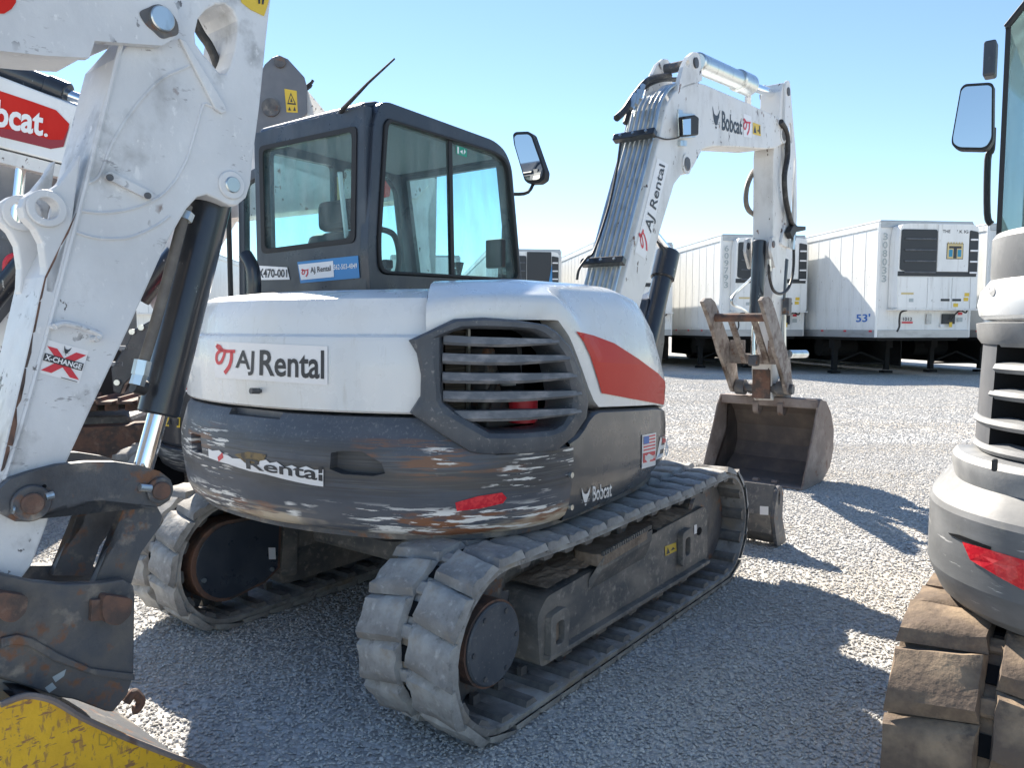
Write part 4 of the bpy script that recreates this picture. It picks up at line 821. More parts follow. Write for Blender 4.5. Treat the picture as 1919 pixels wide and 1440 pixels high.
# thumb
o_ = lambda a, b: (1330 + a * .1806, 520 + b * .1806)
tp = [E.p(*o_(*q), y=-.36) for q in ((540, 240), (570, 200), (615, 200), (650, 240), (700, 390), (745, 560), (800, 740), (840, 880), (852, 1020), (872, 1150), (850, 1225), (810, 1215), (785, 1120), (775, 1010), (730, 900), (690, 800), (655, 640), (600, 440))]
th = prism('thumb', tp, (0, .035, 0), 'thumb', ex, bev=.006)
prism('finger', [q + Vector((0, .49, 0)) for q in tp], (0, .035, 0), 'thumb', th, bev=.006)
def tpt(k, y): q = tp[k].lerp(tp[-k if k else 0], .45) if k else tp[0]; return Vector((q.x, y, q.z))
ca = (tp[4] + tp[17]) / 2; cb = (tp[7] + tp[14]) / 2; cc = (tp[5] + tp[16]) / 2
cyl('cross_tube', (ca.x, -.35, ca.z), (ca.x, .14, ca.z), .035, 'rust', th, n=16)
box('cross_plate', (cb.x + .01, -.10, cb.z + .03), (.04, .49, .09), 'thumb', th, bev=.006); 
for y in (-.2, .0): 
    ln = (cb - ca).length; R = (cb - ca).normalized().to_track_quat('X', 'Y').to_matrix(); box('gusset', ((ca.x + cb.x) / 2, y, (ca.z + cb.z) / 2), (ln, .03, .05), 'thumb', th, bev=.005, R=R)
box('gusset', (cb.x - .02, -.28, cb.z + .13), (.03, .13, .13), 'thumb', th); box('gusset', (cb.x - .02, .06, cb.z + .13), (.03, .13, .13), 'thumb', th)
pv = (tp[10] + tp[11]) / 2 + Vector((0, 0, .05)); cyl('thumb_pin', (pv.x, -.39, pv.z), (pv.x, .17, pv.z), .045, 'steel', th)
for y in (-.33, .04): cyl('spacer', (pv.x, y, pv.z), (pv.x, y + .08, pv.z), .07, 'steel', th)
cyl('grease_end', E.p(1478, 664, y=-.36), E.p(1492, 664, y=-.36) + Vector((.1, -.05, 0)), .035, 'zinc', th)
# bucket
by0, by1 = -.58, .33
sp_ = [(3.60, .0), (3.80, .0), (4.05, .03), (4.22, .13), (4.29, .27), (4.28, .45), (4.20, .60), (4.08, .70), (3.97, .72)]
BC = Vector((3.60, by0, 0)); BR = Matrix.Rotation(radians(-5), 4, 'Z')
bb = bpy.data.objects
def brot(o):
    for v in o.data.vertices: v.co = BC + (BR @ (v.co - BC))
    return o
ins = [(a - .018 * (0 if i < 1 else 1), b + .018 * (1 if i < 6 else -.6)) for i, (a, b) in enumerate(sp_)]
shell = [Vector((a, by0, b)) for a, b in sp_] + [Vector((a, by0, b)) for a, b in reversed([(3.60, .018), (3.80, .018), (4.04, .048), (4.205, .145), (4.27, .275), (4.26, .44), (4.185, .585), (4.07, .68), (3.97, .70)])]
bk_ = brot(prism('bucket', shell, (0, by1 - by0, 0), 'bucket', ex))
innr = brot(prism('inner_lining', [Vector((a, by0 + .02, b)) for a, b in [(3.66, .0195), (3.80, .0195), (4.04, .0495), (4.2035, .146), (4.2685, .275), (4.2585, .44), (4.184, .584), (4.07, .6785), (3.97, .698), (3.97, .696), (4.069, .677), (4.182, .583), (4.257, .44), (4.267, .275), (4.202, .147), (4.04, .051), (3.80, .021), (3.66, .021)]], (0, by1 - by0 - .04, 0), 'bucket_in', bk_))
for y in (by0 - .014, by1): brot(prism('side_plate', xz([(3.60, .0), (3.86, .0), (4.08, .025), (4.24, .12), (4.31, .27), (4.30, .46), (4.22, .61), (4.10, .72), (3.96, .74), (3.90, .66), (3.80, .42), (3.70, .2)], y), (0, .014, 0), 'bucket', bk_, bev=.003))
brot(box('top_beam', (4.0, (by0 + by1) / 2, .70), (.11, by1 - by0, .085), 'bucket', bk_, bev=.012))
brot(box('lip', (3.64, (by0 + by1) / 2, .012), (.10, by1 - by0 + .01, .022), 'bucket', bk_, bev=.006))
for k in range(4): brot(cyl('wear_stud', (3.66, by0 + .22 + k * .17, .03), (3.66, by0 + .27 + k * .17, .03), .022, 'bucket', bk_, n=10))
for y in (-.03, -.26): brot(prism('ear', rounded(xz([(3.95, .72), (4.0, .88), (4.1, .88), (4.16, .70), (4.0, .66)], y), .04, 3), (0, .035, 0), 'steel', bk_, bev=.004)); brot(prism('weld_tab', rounded(xz([(3.93, .70), (3.94, .60), (3.98, .57), (4.05, .62), (4.05, .70)], y - .01), .03), (0, .05, 0), 'bucket', bk_, bev=.004))
cyl('bucket_pin', (4.03, -.28, .80), (4.03, .03, .80), .04, 'steel', bk_)
prism('bucket_link', xz([(4.0, .76), (4.10, .76), (4.3, 1.1), (4.22, 1.14)], -.02), (0, .03, 0), 'steel', ex); prism('bucket_link', xz([(4.0, .76), (4.10, .76), (4.3, 1.1), (4.22, 1.14)], -.26), (0, .03, 0), 'steel', ex)
cyl('bucket_cylinder', (4.28, -.125, 1.1), (4.42, -.125, 2.0), .05, 'blk', ex)
# ------------------------------------------------------------------ refrigerated trailers along the back of the yard
AXIS = radians(7.3); PANEL = {}
def trailer(px, depth, label, number=None, extra=0, right_blue=False, logo=False, panels=14, legs=True, dx=0):
    X0 = (px - 959.5) / FPX * depth + dx
    o = bpy.data.objects.new('refrigerated_trailer', None); COL.objects.link(o); o.location = (X0, depth, 0); o.rotation_euler.z = AXIS
    o['label'] = label; o['category'] = 'trailer'; o['group'] = 'refrigerated trailers parked along the yard'
    W, L, z0, z1 = 2.6, 15.8, 1.10, 4.11
    body = box('trailer_body', (W / 2, L / 2, (z0 + z1) / 2 + .02), (W - .04, L, z1 - z0 - .1), 'tw', o)
    box('roof', (W / 2, L / 2, z1 - .02), (W, L + .02, .05), 'tg', o, bev=.01)
    for x in (.01, W - .01):
        box('bottom_rail', (x, L / 2, z0 + .09), (.05, L, .2), 'tg', o, bev=.005); box('top_rail', (x, L / 2, z1 - .12), (.045, L, .14), 'tw', o, bev=.004)
    box('front_sill', (W / 2, -.005, z0 + .09), (W - .02, .06, .2), 'tg', o, bev=.005); box('front_header', (W / 2, -.01, z1 - .11), (W - .02, .05, .16), 'tg', o, bev=.005)
    for x in (.0, W): cyl('corner_post', (x, .02, z0), (x, .02, z1 - .05), .045, 'tw', o, n=10)
    # side panels with riveted joints
    if 'p' not in PANEL:
        bm = bmesh.new(); box_bm(bm, (0, 0, 0), (.012, .57, 2.55)); box_bm
        PANEL['p'] = mesh_of(bm, 'side_panel'); PANEL['p'].materials.append(M['tw'])
        bm = bmesh.new(); box_bm(bm, (0, 0, 0), (.014, .018, 2.55)); PANEL['s'] = mesh_of(bm, 'rivet_strip'); PANEL['s'].materials.append(M['tw'])
        bm = bmesh.new(); box_bm(bm, (0, 0, 0), (.006, .13, .05)); PANEL['m'] = mesh_of(bm, 'marker'); PANEL['m'].materials.append(M['red_txt'])
    for k in range(panels):
        put('side_panel', PANEL['p'], o, Matrix.Translation((.013, .33 + k * .6, 2.62))); put('rivet_strip', PANEL['s'], o, Matrix.Translation((.008, .63 + k * .6, 2.62)))
        if k % 2 == 0: put('reflective_marker', PANEL['m'], o, Matrix.Translation((-.018, .25 + k * .6, 1.40 - .14)))
    # cooling unit
    u = prism('cooling_unit', rounded([(.28, -.02, 3.60), (.34, -.02, 3.96), (.6, -.02, 3.99), (2.25, -.02, 3.99), (2.46, -.02, 3.95), (2.5, -.02, 3.6), (2.5, -.02, 1.83), (.28, -.02, 1.83)], .08, 3), (0, -.36, 0), 'tw', o, bev=.03)
    yf = -.385
    g1 = prism('grille', rounded([(.34, yf, 3.84), (1.32, yf, 3.84), (1.32, yf, 2.66), (.9, yf, 2.70), (.32, yf, 2.82)], .06, 3), (0, -.02, 0), 'tdark', u, bev=.008)
    for k in range(4): box('grille_slat', (.86, yf - .03, 3.60 - k * .28), (.86, .03, .045), 'plastic', g1, bev=.008)
    g2 = prism('grille', rounded([(2.22, yf, 3.84), (2.46, yf, 3.80), (2.46, yf, 2.72), (2.22, yf, 2.68)], .04, 3), (0, -.02, 0), 'tdark', u, bev=.008)
    for k in range(4): box('grille_slat', (2.34, yf - .03, 3.60 - k * .28), (.2, .03, .045), 'lbl_w', g2, bev=.006)
    box('grille_base', (1.36, yf, 2.72), (2.16, .03, .12), 'tdark', u)
    box('centre_panel', (1.77, yf - .006, 3.38), (.86, .035, 1.2), 'tdark' if right_blue else 'tw', u, bev=.01)
    if right_blue: prism('blue_panel', [(2.08, yf - .03, 2.75), (2.22, yf - .03, 3.55), (2.24, yf - .03, 2.75)], (0, -.006, 0), 'lbl_b', u)
    for x0_, x1_ in ((.30, 1.09), (1.11, 1.77), (1.79, 2.28), (2.30, 2.48)): box('door_panel', ((x0_ + x1_) / 2, yf - .004, 2.24), (x1_ - x0_, .02, .80), 'tw', u, bev=.008)
    for x in (1.60, 1.92): box('handle', (x, yf - .018, 2.06), (.24, .02, .06), 'tdark', u, bev=.005)
    box('drip_ledge', (1.39, -.2, 1.815), (2.3, .42, .03), 'tw', u); box('label', (.55, yf - .018, 2.22), (.34, .004, .05), 'cream', u); box('label', (.66, yf - .018, 2.05), (.12, .004, .09), 'txt_gr', u)
    for x, z in ((2.2, 2.2), (2.18, 2.08), (1.9, 1.93)): box('label', (x, yf - .018, z), (.13, .004, .09), 'lbl_y', u)
    # front wall details
    box('connector_box', (1.98, -.04, 1.58), (.36, .05, .26), 'tdark', o, bev=.01); box('tag', (2.03, -.075, 1.43), (.08, .005, .13), 'lbl_y', o); box('label', (1.8, -.05, 1.40), (.1, .004, .07), 'lbl_w', o)
    box('access_plate', (1.43, -.035, 1.58), (.14, .02, .26), 'tg', o); box('label', (2.32, -.035, 1.72), (.12, .004, .07), 'red_txt', o); box('label', (2.32, -.035, 1.56), (.14, .004, .11), 'txt_gr', o)
    tube('drain_hose', catmull([(.62, -.30, 1.80), (.46, -.30, 1.74), (.44, -.28, 1.55), (.45, -.27, 1.38), (.40, -.26, 1.25)], 4), .025, 'hose', o, n=8)
    tube('cable', catmull([(2.0, -.12, 1.55), (2.1, -.16, 1.72), (2.2, -.2, 1.8), (2.35, -.2, 1.74), (2.4, -.2, 1.86)], 4), .02, 'hose', o, n=8)
    S = lambda x, z: Vector((x, -.042, z))
    if number:
        for k, ch in enumerate(number): lettering('numeral', ch, [(.06, 3.78 - k * .215), (.19, 3.78 - k * .215), (.19, 3.60 - k * .215), (.06, 3.60 - k * .215)], lambda x, z: Vector((x, -.052, z)), 'txt_gr', o, bold=.01)
        lettering('length_mark', "53'", [(.95, 1.72), (.30, 1.72), (.30, 1.50), (.95, 1.50)], lambda y, z: Vector((-.002, y, z)), 'txt_bl', o, bold=.02)
    if logo:
        lettering('unit_number', '1012', [(.70, 1.62), (.96, 1.62), (.96, 1.53), (.70, 1.53)], S, 'txt', o, bold=.02); box('red_label', (.83, -.038, 1.485), (.30, .006, .045), 'red_txt', o)
        y3 = yf - .026
        lettering('lettering', 'THE', [(1.45, 3.84), (1.66, 3.84), (1.66, 3.76), (1.45, 3.76)], lambda x, z: Vector((x, y3, z)), 'txt', u, bold=.02)
        lettering('lettering', "' K IG", [(1.85, 3.84), (2.16, 3.84), (2.16, 3.76), (1.85, 3.76)], lambda x, z: Vector((x, y3, z)), 'txt', u, bold=.02)
        bd_ = box('emblem', (1.81, y3, 3.30), (.46, .006, .40), 'txt', u); box('emblem_field', (1.81, y3 - .004, 3.30), (.43, .006, .37), 'cream', bd_)
        for k in range(6): box('emblem_merlon', (1.62 + k * .076, y3 - .002, 3.515), (.04, .006, .03), 'cream', bd_)
        box('emblem_bar', (1.81, y3 - .009, 3.40), (.34, .006, .06), 'txt', bd_); box('emblem_stem', (1.81, y3 - .009, 3.25), (.09, .006, .26), 'txt', bd_)
        for sx in (-1, 1): box('emblem_block', (1.81 + sx * .12, y3 - .008, 3.25), (.10, .006, .18), 'cyan', bd_)
    if legs:
        for x in (.45, 2.1):
            lg = box('landing_leg', (x, 2.75, .62), (.13, .13, 1.05), 'under', o); box('leg_foot', (x, 2.75, .035), (.28, .26, .07), 'under', lg); box('leg_gusset', (x, 2.75, .95), (.2, .3, .4), 'under', lg)
        for a, b in (((.45, 2.75, .3), (1.28, 2.75, .62)), ((2.1, 2.75, .3), (1.28, 2.75, .62)), ((.45, 2.75, .28), (2.1, 2.75, .28))): tube('brace', [a, b], .03, 'under', o, n=6)
    box('cross_members', (W / 2, L / 2, z0 - .04), (W - .3, L - .4, .1), 'under', o)
    cyl('fuel_tank', (.75, 4.2, .74), (1.9, 4.2, .74), .28, 'under', o, n=24)
    box('side_skirt', (W - .06, 7.2, .64), (.03, 9, .88), 'under', o); box('side_skirt', (.06, 8.4, .64), (.03, 7, .88), 'under', o); box('axle_box', (W / 2, 13.2, .72), (1.9, 2.6, .7), 'under', o)  # skirts lengthened to block light and keep the underside dark
    for y in (12.6, 13.9):
        for x in (.35, 2.25): wl_ = cyl('wheel', (x - .28, y, .51), (x + .28, y, .51), .51, 'tyre', o, n=28)
    return o
trailer(1641, 20.0, 'white refrigerated trailer numbered 308033 with square emblem on its cooling unit', '308033', logo=True)
trailer(1349, 23.0, 'white refrigerated trailer numbered 609793 behind the excavator arm', '609793')
trailer(1112, 25.0, 'white refrigerated trailer rising behind the excavator boom and its lift cylinder')
trailer(914, 27.2, 'white refrigerated trailer with blue panel on its unit, behind the cab mirror', right_blue=True)
trailer(1826, 20.6, 'white refrigerated trailer on the far side of trailer 308033', dx=.25)
trailer(735, 29.5, 'white refrigerated trailer hidden behind the cab of the rental excavator')
trailer(560, 31.5, 'white refrigerated trailer behind the exhaust pipe of the rental excavator')
trailer(225, 26, 'white refrigerated trailer seen between the big white arm and its black cylinder')
# ------------------------------------------------------------------ the near excavator arm on the left
N = Frame((-1.035, 2.1), 40)
na = N.root('excavator', 'scuffed white excavator arm with black cylinder and worn yellow bucket', 'excavator')
def np_(px, y=0): return [N.p(*q, y=y) for q in px]
armo = [(520, -90), (508, 0), (500, 70), (487, 200), (474, 300), (470, 345), (462, 370), (445, 385), (428, 384), (408, 374), (388, 365), (370, 370), (350, 392), (314, 454), (240, 620), (170, 770), (123, 873), (88, 985), (60, 1060), (30, 1100), (-30, 1100), (-60, 1010), (-40, 960), (0, 880), (45, 690), (83, 519), (141, 400), (185, 230), (216, 110), (260, 60), (290, -90)]
hole = [(366, 62), (372, 35), (386, 18), (405, 7), (422, 7), (436, 18), (445, 38), (446, 58), (440, 95), (432, 125), (424, 138), (412, 137), (400, 122), (382, 102), (368, 82)]
narm = prism('arm', np_(armo), (0, .20, 0), 'worn', na, holes=[np_(hole)], bev=.006, seg=2)
# weld seams and the raised reinforcing plate edges
for pts in (((160, 345), (186, 330), (210, 270), (250, 205), (300, 150), (345, 128), (355, 122)), ((150, 395), (200, 399), (260, 388), (310, 360), (345, 310), (365, 250), (378, 205), (384, 195), (398, 200)), ((135, 432), (180, 446), (240, 446), (290, 425), (318, 405))):
    tube('weld_seam', catmull(np_(pts, -.001), 6), .0045, 'worn', narm, n=6)
tube('stiffener_edge', np_(((228, 78), (200, 190), (165, 330), (140, 430), (90, 620), (40, 800), (8, 900)), -.002), .006, 'worn', narm, n=6)
prism('stiffener', np_(((332, 72), (345, 78), (420, 200), (421, 210), (412, 214), (400, 205))), (0, -.012, 0), 'worn', narm, bev=.003)
sb = prism('strap_bar', rounded(np_(((194, 327), (203, 322), (283, 363), (284, 371), (276, 375), (196, 335))), .006, 3), (0, -.014, 0), 'worn', narm, bev=.003)
for q in ((205, 333), (276, 367)): c = N.p(*q, y=-.014); cyl('bolt', c, c + Vector((0, -.006, 0)), .009, 'steel', sb, n=12)
hd = tube('handle', catmull(np_(((104, 612), (112, 608), (125, 607), (150, 613), (180, 624), (188, 630), (182, 636)), -.03), 4), .008, 'worn', narm, n=8)
for q in ((104, 612), (182, 636)): c = N.p(*q, y=-.03); cyl('handle_foot', c, c + Vector((0, .03, 0)), .008, 'worn', hd, n=8)
rn = random.Random(4); le = [(141, 400), (112, 460), (83, 519), (72, 565), (60, 625), (45, 690), (28, 765), (12, 835), (0, 885)]
for k in range(len(le) - 1):                        # paint rubbed off along the arm's corner
    (xa, ya), (xb, yb2) = le[k], le[k + 1]; up, dn = [], []
    for t in range(6):
        t /= 5; x, y = xa + (xb - xa) * t, ya + (yb2 - ya) * t; up.append((x + 1.0, y)); dn.append((x + 2 + rn.random() * (3 + 9 * max(0, (y - 560) / 330)), y + rn.uniform(-3, 3)))
    decal('rubbed_edge', up + dn[::-1], on_plane(N, y=-.0008), 'rust', narm)
# pins of the arm
def pin(px, r, parent, boss=None, m='zinc', y=0, out=.014, depth=.2):
    c = N.p(*px, y=y)
    if boss: cyl('boss', c + Vector((0, .001, 0)), c + Vector((0, -out * .6, 0)), boss, 'worn', parent, n=28, bev=.003)
    return cyl('pin', c + Vector((0, depth, 0)), c + Vector((0, -out, 0)), r, m, parent, n=24, bev=.003)
pin((433, 347), .024, narm, .042, y=0)
# ears with open bores on the arm's underside
ear = [(152, 288), (134, 318), (112, 345), (92, 358), (66, 358), (48, 370), (41, 388), (46, 408), (66, 428), (80, 455), (86, 500), (84, 548), (100, 552), (118, 490), (135, 420)]
for y in (.0, .135):
    pe_ = np_(ear, 0); pe_ = [Vector((q.x - (.012 if y else 0), y, q.z + (.0 if y else 0))) for q in pe_]
    c = N.p(86, 391, y=0); cc = Vector((c.x - (.012 if y else 0), y, c.z))
    e_ = prism('thumb_ear', pe_, (0, .045, 0), 'worn', narm, holes=[circ(cc, .027, n=24)], bev=.004)
    bm = bmesh.new(); ro, ri = circ(cc + Vector((0, -.012, 0)), .046, n=28), circ(cc + Vector((0, -.012, 0)), .027, n=28)
    link('bore_ring', mesh_of(prism_bm([ro, ri], (0, .012, 0)), 'ring'), 'worn', e_, bev=.003)
# boom head reaching in from the left
bo = [(-420, -260), (0, -150), (250, -100), (318, -20), (334, 20), (336, 48), (326, 72), (304, 85), (230, 80), (178, 76), (168, 108), (85, 104), (0, 95), (-420, 130)]
nb_ = prism('boom', np_(bo, -.035), (0, .03, 0), 'worn', na, bev=.005)
prism('boom_plate', np_([(x, y) for x, y in bo], -.035 + .245), (0, .03, 0), 'worn', nb_, bev=.005)
prism('boom_box', np_([(-420, -230), (0, -130), (150, -90), (178, 70), (165, 102), (85, 96), (0, 86), (-420, 120)], -.003), (0, .21, 0), 'worn', nb_)
pin((302, 36), .033, nb_, None, m='zinc', y=-.036, depth=.29); c = N.p(302, 36, y=-.036); prism('grease_smear', catmull([c + Vector((r * cos(k * .5236), 0, r * sin(k * .5236))) for k, r in enumerate((.046, .040, .036, .038, .037, .040, .058, .050, .044, .050, .046, .052))], 4, True), (0, -.0015, 0), 'steel', nb_)
decal('red_decal', [(-60, -60), (30, -60), (30, 4), (22, 16), (8, 25), (-60, 25)], on_plane(N, y=-.038), 'red', nb_)
decal('warning_sticker', [(450, -20), (508, -20), (502, 8), (495, 30), (470, 18), (452, 4)], on_plane(N, y=-.002), 'lbl_y', narm)
lettering('pictogram', 'n', [(484, -6), (496, -4), (494, 8), (484, 6)], on_plane(N, y=-.004), 'txt', narm, bold=.03)
tube('hose', catmull(np_(((355, 20), (375, 60), (392, 85), (405, 115), (412, 150)), .10), 6), .014, 'hose', narm, n=10)
# X-change sticker
sN, sN2, sN3 = on_plane(N, y=-.0015), on_plane(N, y=-.003), on_plane(N, y=-.0045)
qd = [(90, 637), (166, 658), (148, 719), (72, 698)]
st = decal('sticker', qd, sN, 'lbl_w', narm)
shape('cross', [[(.02, .82), (.27, .82), (.98, .10), (.75, .10)], [(.73, .86), (.98, .86), (.30, .08), (.04, .08)]], qd, sN2, 'red_txt', st)
shape('dark_bar', [[(.02, .38), (.98, .38), (.98, .60), (.02, .60)]], qd, sN3, 'txt', st)
hq = homog(qd)
lettering('lettering', 'X-CHANGE', [hq(.05, .57), hq(.95, .57), hq(.95, .41), hq(.05, .41)], on_plane(N, y=-.006), 'txt_w', st, bold=.03)
shape('logo', CAT, [hq(.40, .98), hq(.60, .98), hq(.60, .70), hq(.40, .70)], sN3, 'txt', st)
shape('small_print', [[(.55, .02), (.95, .02), (.95, .04), (.55, .04)]], qd, sN2, 'txt', st)
# bucket cylinder
yc = .10
a, b = N.p(398, 372, y=yc), N.p(296, 778, y=yc); ax = (b - a).normalized()
bc = cyl('bucket_cylinder', a - ax * .03, b, .058, 'blk', na, n=36, bev=.006)
e = N.p(266, 885, y=yc); cyl('cylinder_rod', b - ax * .02, e + ax * .03, .028, 'chrome', bc, n=28)
# its feed pipe
pp = [N.p(*q, y=.035) for q in ((352, 385), (345, 405), (300, 575), (266, 690))]
fp_ = tube('feed_pipe', catmull(pp, 4), .0155, 'pipe', na, n=14)
for p0, p1, r in (((351, 398), (345, 412), .022), ((268, 676), (262, 703), .023), ((262, 703), (256, 722), .020)): cyl('pipe_fitting', N.p(*p0, y=.035), N.p(*p1, y=.035), r, 'zinc', fp_, n=6)
cyl('pipe_elbow', N.p(250, 722, y=.05), N.p(272, 728, y=.05), .022, 'hose', fp_, n=12)
# tipping links
lk_ = [(-8, 945), (-2, 918), (20, 898), (60, 885), (110, 872), (165, 866), (215, 866), (262, 873), (300, 884), (320, 900), (325, 918), (318, 938), (300, 950), (280, 953), (240, 945), (190, 938), (140, 941), (105, 952), (80, 966), (55, 979), (28, 978), (5, 966)]
for y in (-.035, .205):
    l_ = prism('link_arm', np_(lk_, -.035) if y < 0 else [q + Vector((0, .24, 0)) for q in np_(lk_, -.035)], (0, .03, 0), 'steel', na, bev=.004)
    if y < 0:
        for q, r, R in (((57, 943), .026, .045), ((298, 919), .025, .036)):
            c = N.p(*q, y=-.036); cyl('collar', c, c + Vector((0, -.012, 0)), R, 'steel', l_, n=28, bev=.003); cyl('pin', c + Vector((0, .28, 0)), c + Vector((0, -.022, 0)), r, 'rust', l_, n=24, bev=.003)
        for p0, p1 in (((85, 932), (100, 928)), ((262, 914), (283, 916)), ((22, 956), (26, 956))): cyl('retaining_bolt', N.p(*p0, y=-.046), N.p(*p1, y=-.046), .010, 'zinc', l_, n=10)
        c = N.p(83, 912, y=-.0365); cyl('hole', c, c + Vector((0, -.001, 0)), .005, 'engine_shade', l_, n=12)
# lower link
ll = [(236, 940), (292, 945), (304, 968), (298, 990), (262, 1040), (246, 1095), (176, 1095), (200, 1045), (232, 1000), (240, 970)]
h1 = prism('tipping_link', np_(ll, .0), (0, .03, 0), 'steel', na, bev=.004)
prism('tipping_link', [q + Vector((-.045, .16, -.0)) for q in np_(ll, .0)], (0, .03, 0), 'steel', na, bev=.004)
# coupler
cp = [(-40, 1072), (0, 1076), (60, 1090), (120, 1096), (190, 1094), (232, 1087), (250, 1098), (253, 1120), (251, 1265), (238, 1305), (212, 1336), (198, 1334), (140, 1312), (110, 1308), (60, 1290), (0, 1270), (-40, 1255)]
cpl = prism('coupler', np_(cp, -.05), (0, .035, 0), 'steel', na, bev=.005)
prism('coupler_plate', [q + Vector((0, .24, 0)) for q in np_(cp, -.05)], (0, .035, 0), 'steel', cpl, bev=.005)
prism('coupler_rib', np_(((0, 1195), (30, 1188), (60, 1196), (110, 1225), (170, 1252), (250, 1262), (250, 1275), (165, 1262), (100, 1238), (50, 1210), (20, 1208), (0, 1215)), -.05), (0, -.01, 0), 'steel', cpl, bev=.003)
prism('coupler_floor', np_(((-40, 1262), (60, 1290), (140, 1312), (200, 1330), (205, 1310), (60, 1270), (-40, 1240)), -.02), (0, .22, 0), 'steel', cpl)
for q in ((205, 1138), (10, 1132)):
    x, y = q; prism('pin_block', np_(((x - 38, y - 15), (x - 15, y - 18), (x - 15, y + 22), (x - 40, y + 25)), -.05), (0, -.02, 0), 'rust', cpl, bev=.003)
    c = N.p(x, y, y=-.05); prism('pin_head', rounded(np_(((x - 20, y - 28), (x + 34, y - 20), (x + 30, y + 10), (x + 8, y + 30), (x - 16, y + 26), (x - 24, y + 4)), -.05), .012, 3), (0, -.035, 0), 'rust', cpl, bev=.004)
tube('release_hook', catmull(np_(((236, 1318), (250, 1300), (258, 1305), (264, 1315), (258, 1328), (250, 1332)), .02), 5), .013, 'rust', cpl, n=10)
decal('worn_mark', [(98, 1270), (124, 1255), (120, 1268), (104, 1280)], on_plane(N, y=-.0515), 'txt_gr', cpl); decal('worn_mark', [(84, 1290), (98, 1280), (106, 1290), (92, 1300)], on_plane(N, y=-.0515), 'txt_gr', cpl)
# yellow bucket, resting on the ground
def clampz(v): return [Vector((q.x, q.y, max(q.z, .012))) for q in v]
ys = -.13
bs_ = [(-160, 1420), (-60, 1350), (0, 1322), (44, 1306), (75, 1308), (105, 1318), (150, 1345), (220, 1378), (300, 1410), (372, 1438), (381, 1452), (360, 1520), (250, 1600), (0, 1640), (-160, 1600)]
sp0 = clampz(np_(bs_, ys))
bk2 = prism('bucket', sp0, (0, .022, 0), 'yellow', na, bev=.004)
prism('side_plate', [q + Vector((0, .60, 0)) for q in sp0], (0, .022, 0), 'yellow', bk2, bev=.004)
back = sp0[3:11]; V, F = [], []
for q in back: V += [q + Vector((.0, .022, -.012)), q + Vector((0, .60, -.012))]
V2 = [v + Vector((0, 0, -.02)) for v in V]; n = len(back)
for k in range(n - 1): F.append((2 * k, 2 * k + 2, 2 * k + 3, 2 * k + 1)); F.append((2 * n + 2 * k, 2 * n + 2 * k + 2, 2 * n + 2 * k + 3, 2 * n + 2 * k + 1))
link('bucket_back', mesh_py(V + V2, F), 'steel', bk2)
prism('bucket_floor', [(sp0[0].x, ys + .022, .012), (sp0[11].x, ys + .022, .012), (sp0[11].x, ys + .6, .012), (sp0[0].x, ys + .6, .012)], (0, 0, .02), 'steel', bk2)
fr_ = [q + Vector((0, .022, -.012)) for q in (sp0[10], sp0[11], sp0[12])]
V = []
for q in fr_: V += [q, q + Vector((0, .578, 0))]
link('bucket_heel', mesh_py(V, [(0, 2, 3, 1), (2, 4, 5, 3)]), 'steel', bk2)
prism('bucket_mount', np_(((-40, 1262), (60, 1285), (120, 1308), (60, 1318), (-40, 1330)), .02), (0, .16, 0), 'tg', bk2)
edge = catmull([q + Vector((0, -.004, .002)) for q in sp0[2:12]], 3); tube('worn_rim', edge, .008, 'bucket', bk2, n=6)
lettering('worn_lettering', 'DR', [(185, 1376), (224, 1380), (224, 1402), (185, 1398)], on_plane(N, y=ys - .001), mat('ghost_lettering', (.50, .31, .03), .6), bk2, bold=-.01)

# ------------------------------------------------------------------ the excavator at the right edge
R_ = Frame((2.44, 2.18), 38)
rx = R_.root('excavator', 'grey and white excavator with earth-brown track, red reflector and tall cab glass', 'excavator')
h = [(-.2, 1.0), (-.6, .99), (-.82, .965), (-.98, .90), (-1.10, .78), (-1.18, .60), (-1.24, .35), (-1.26, 0)]
RO = h + [(a, -b) for a, b in reversed(h[:-1])]
RO = [Vector((q.x, q.y, 0)) for q in catmull([(a, b, 0) for a, b in RO], 6)]
RN = []
for i in range(len(RO)):
    d = (RO[min(i + 1, len(RO) - 1)] - RO[max(i - 1, 0)]).normalized(); n_ = Vector((d.y, -d.x, 0)); RN.append(n_ if n_.dot(-RO[i]) > 0 else -n_)
m_gc = mat('grey_counterweight', (.13, .135, .14), .58, layers=[((.22, .225, .23), (4, 4, 8), .45, .75, 7), ((.55, .55, .54), (6, 6, 70), .64, .70, 6), ((.40, .37, .30), (3, 3, 3), .6, .8, 6)], bump=.06, bscale=(10, 10, 60), rvar=.1)
m_gp = mat('grey_grille_plastic', (.20, .205, .21), .55, layers=[((.34, .34, .335), (8, 8, 8), .42, .72, 6)], bump=.06, bscale=(150,) * 3)
def rl(name, i0, i1, prof, m, parent, ang=30): return loft(name, i0, i1, prof, m, parent, out=RO, nrm=RN, ang=ang)
nR = len(RO) - 1
rcw = rl('counterweight', 0, nR, lambda i: [(.625, .25), (.62, .10), (.635, .06), (.66, .03), (.71, .006), (.73, .0), (.895, .0), (.91, .006), (.975, .07), (.99, .09), (1.0, .16), (1.0, .45)], m_gc, rx, ang=16)
def ridx(x, y): return min(range(nR + 1), key=lambda i: (RO[i] - Vector((x, y, 0))).length)
iA = ridx(-.90, .94); iB = ridx(-.97, .905)
RB = bvh_of(rl('tmp', 0, nR, lambda i: [(.5, .10), (2, .10)], 'trim', None)); bpy.data.objects.remove(bpy.data.objects['tmp'])
rl('grille_base', iA - 6, nR - iA, lambda i: [(.93, .16), (.935, .09), (.95, .062), (1.0, .050), (1.02, .052), (1.035, .065), (1.04, .14), (1.04, .40)], m_gp, rx)
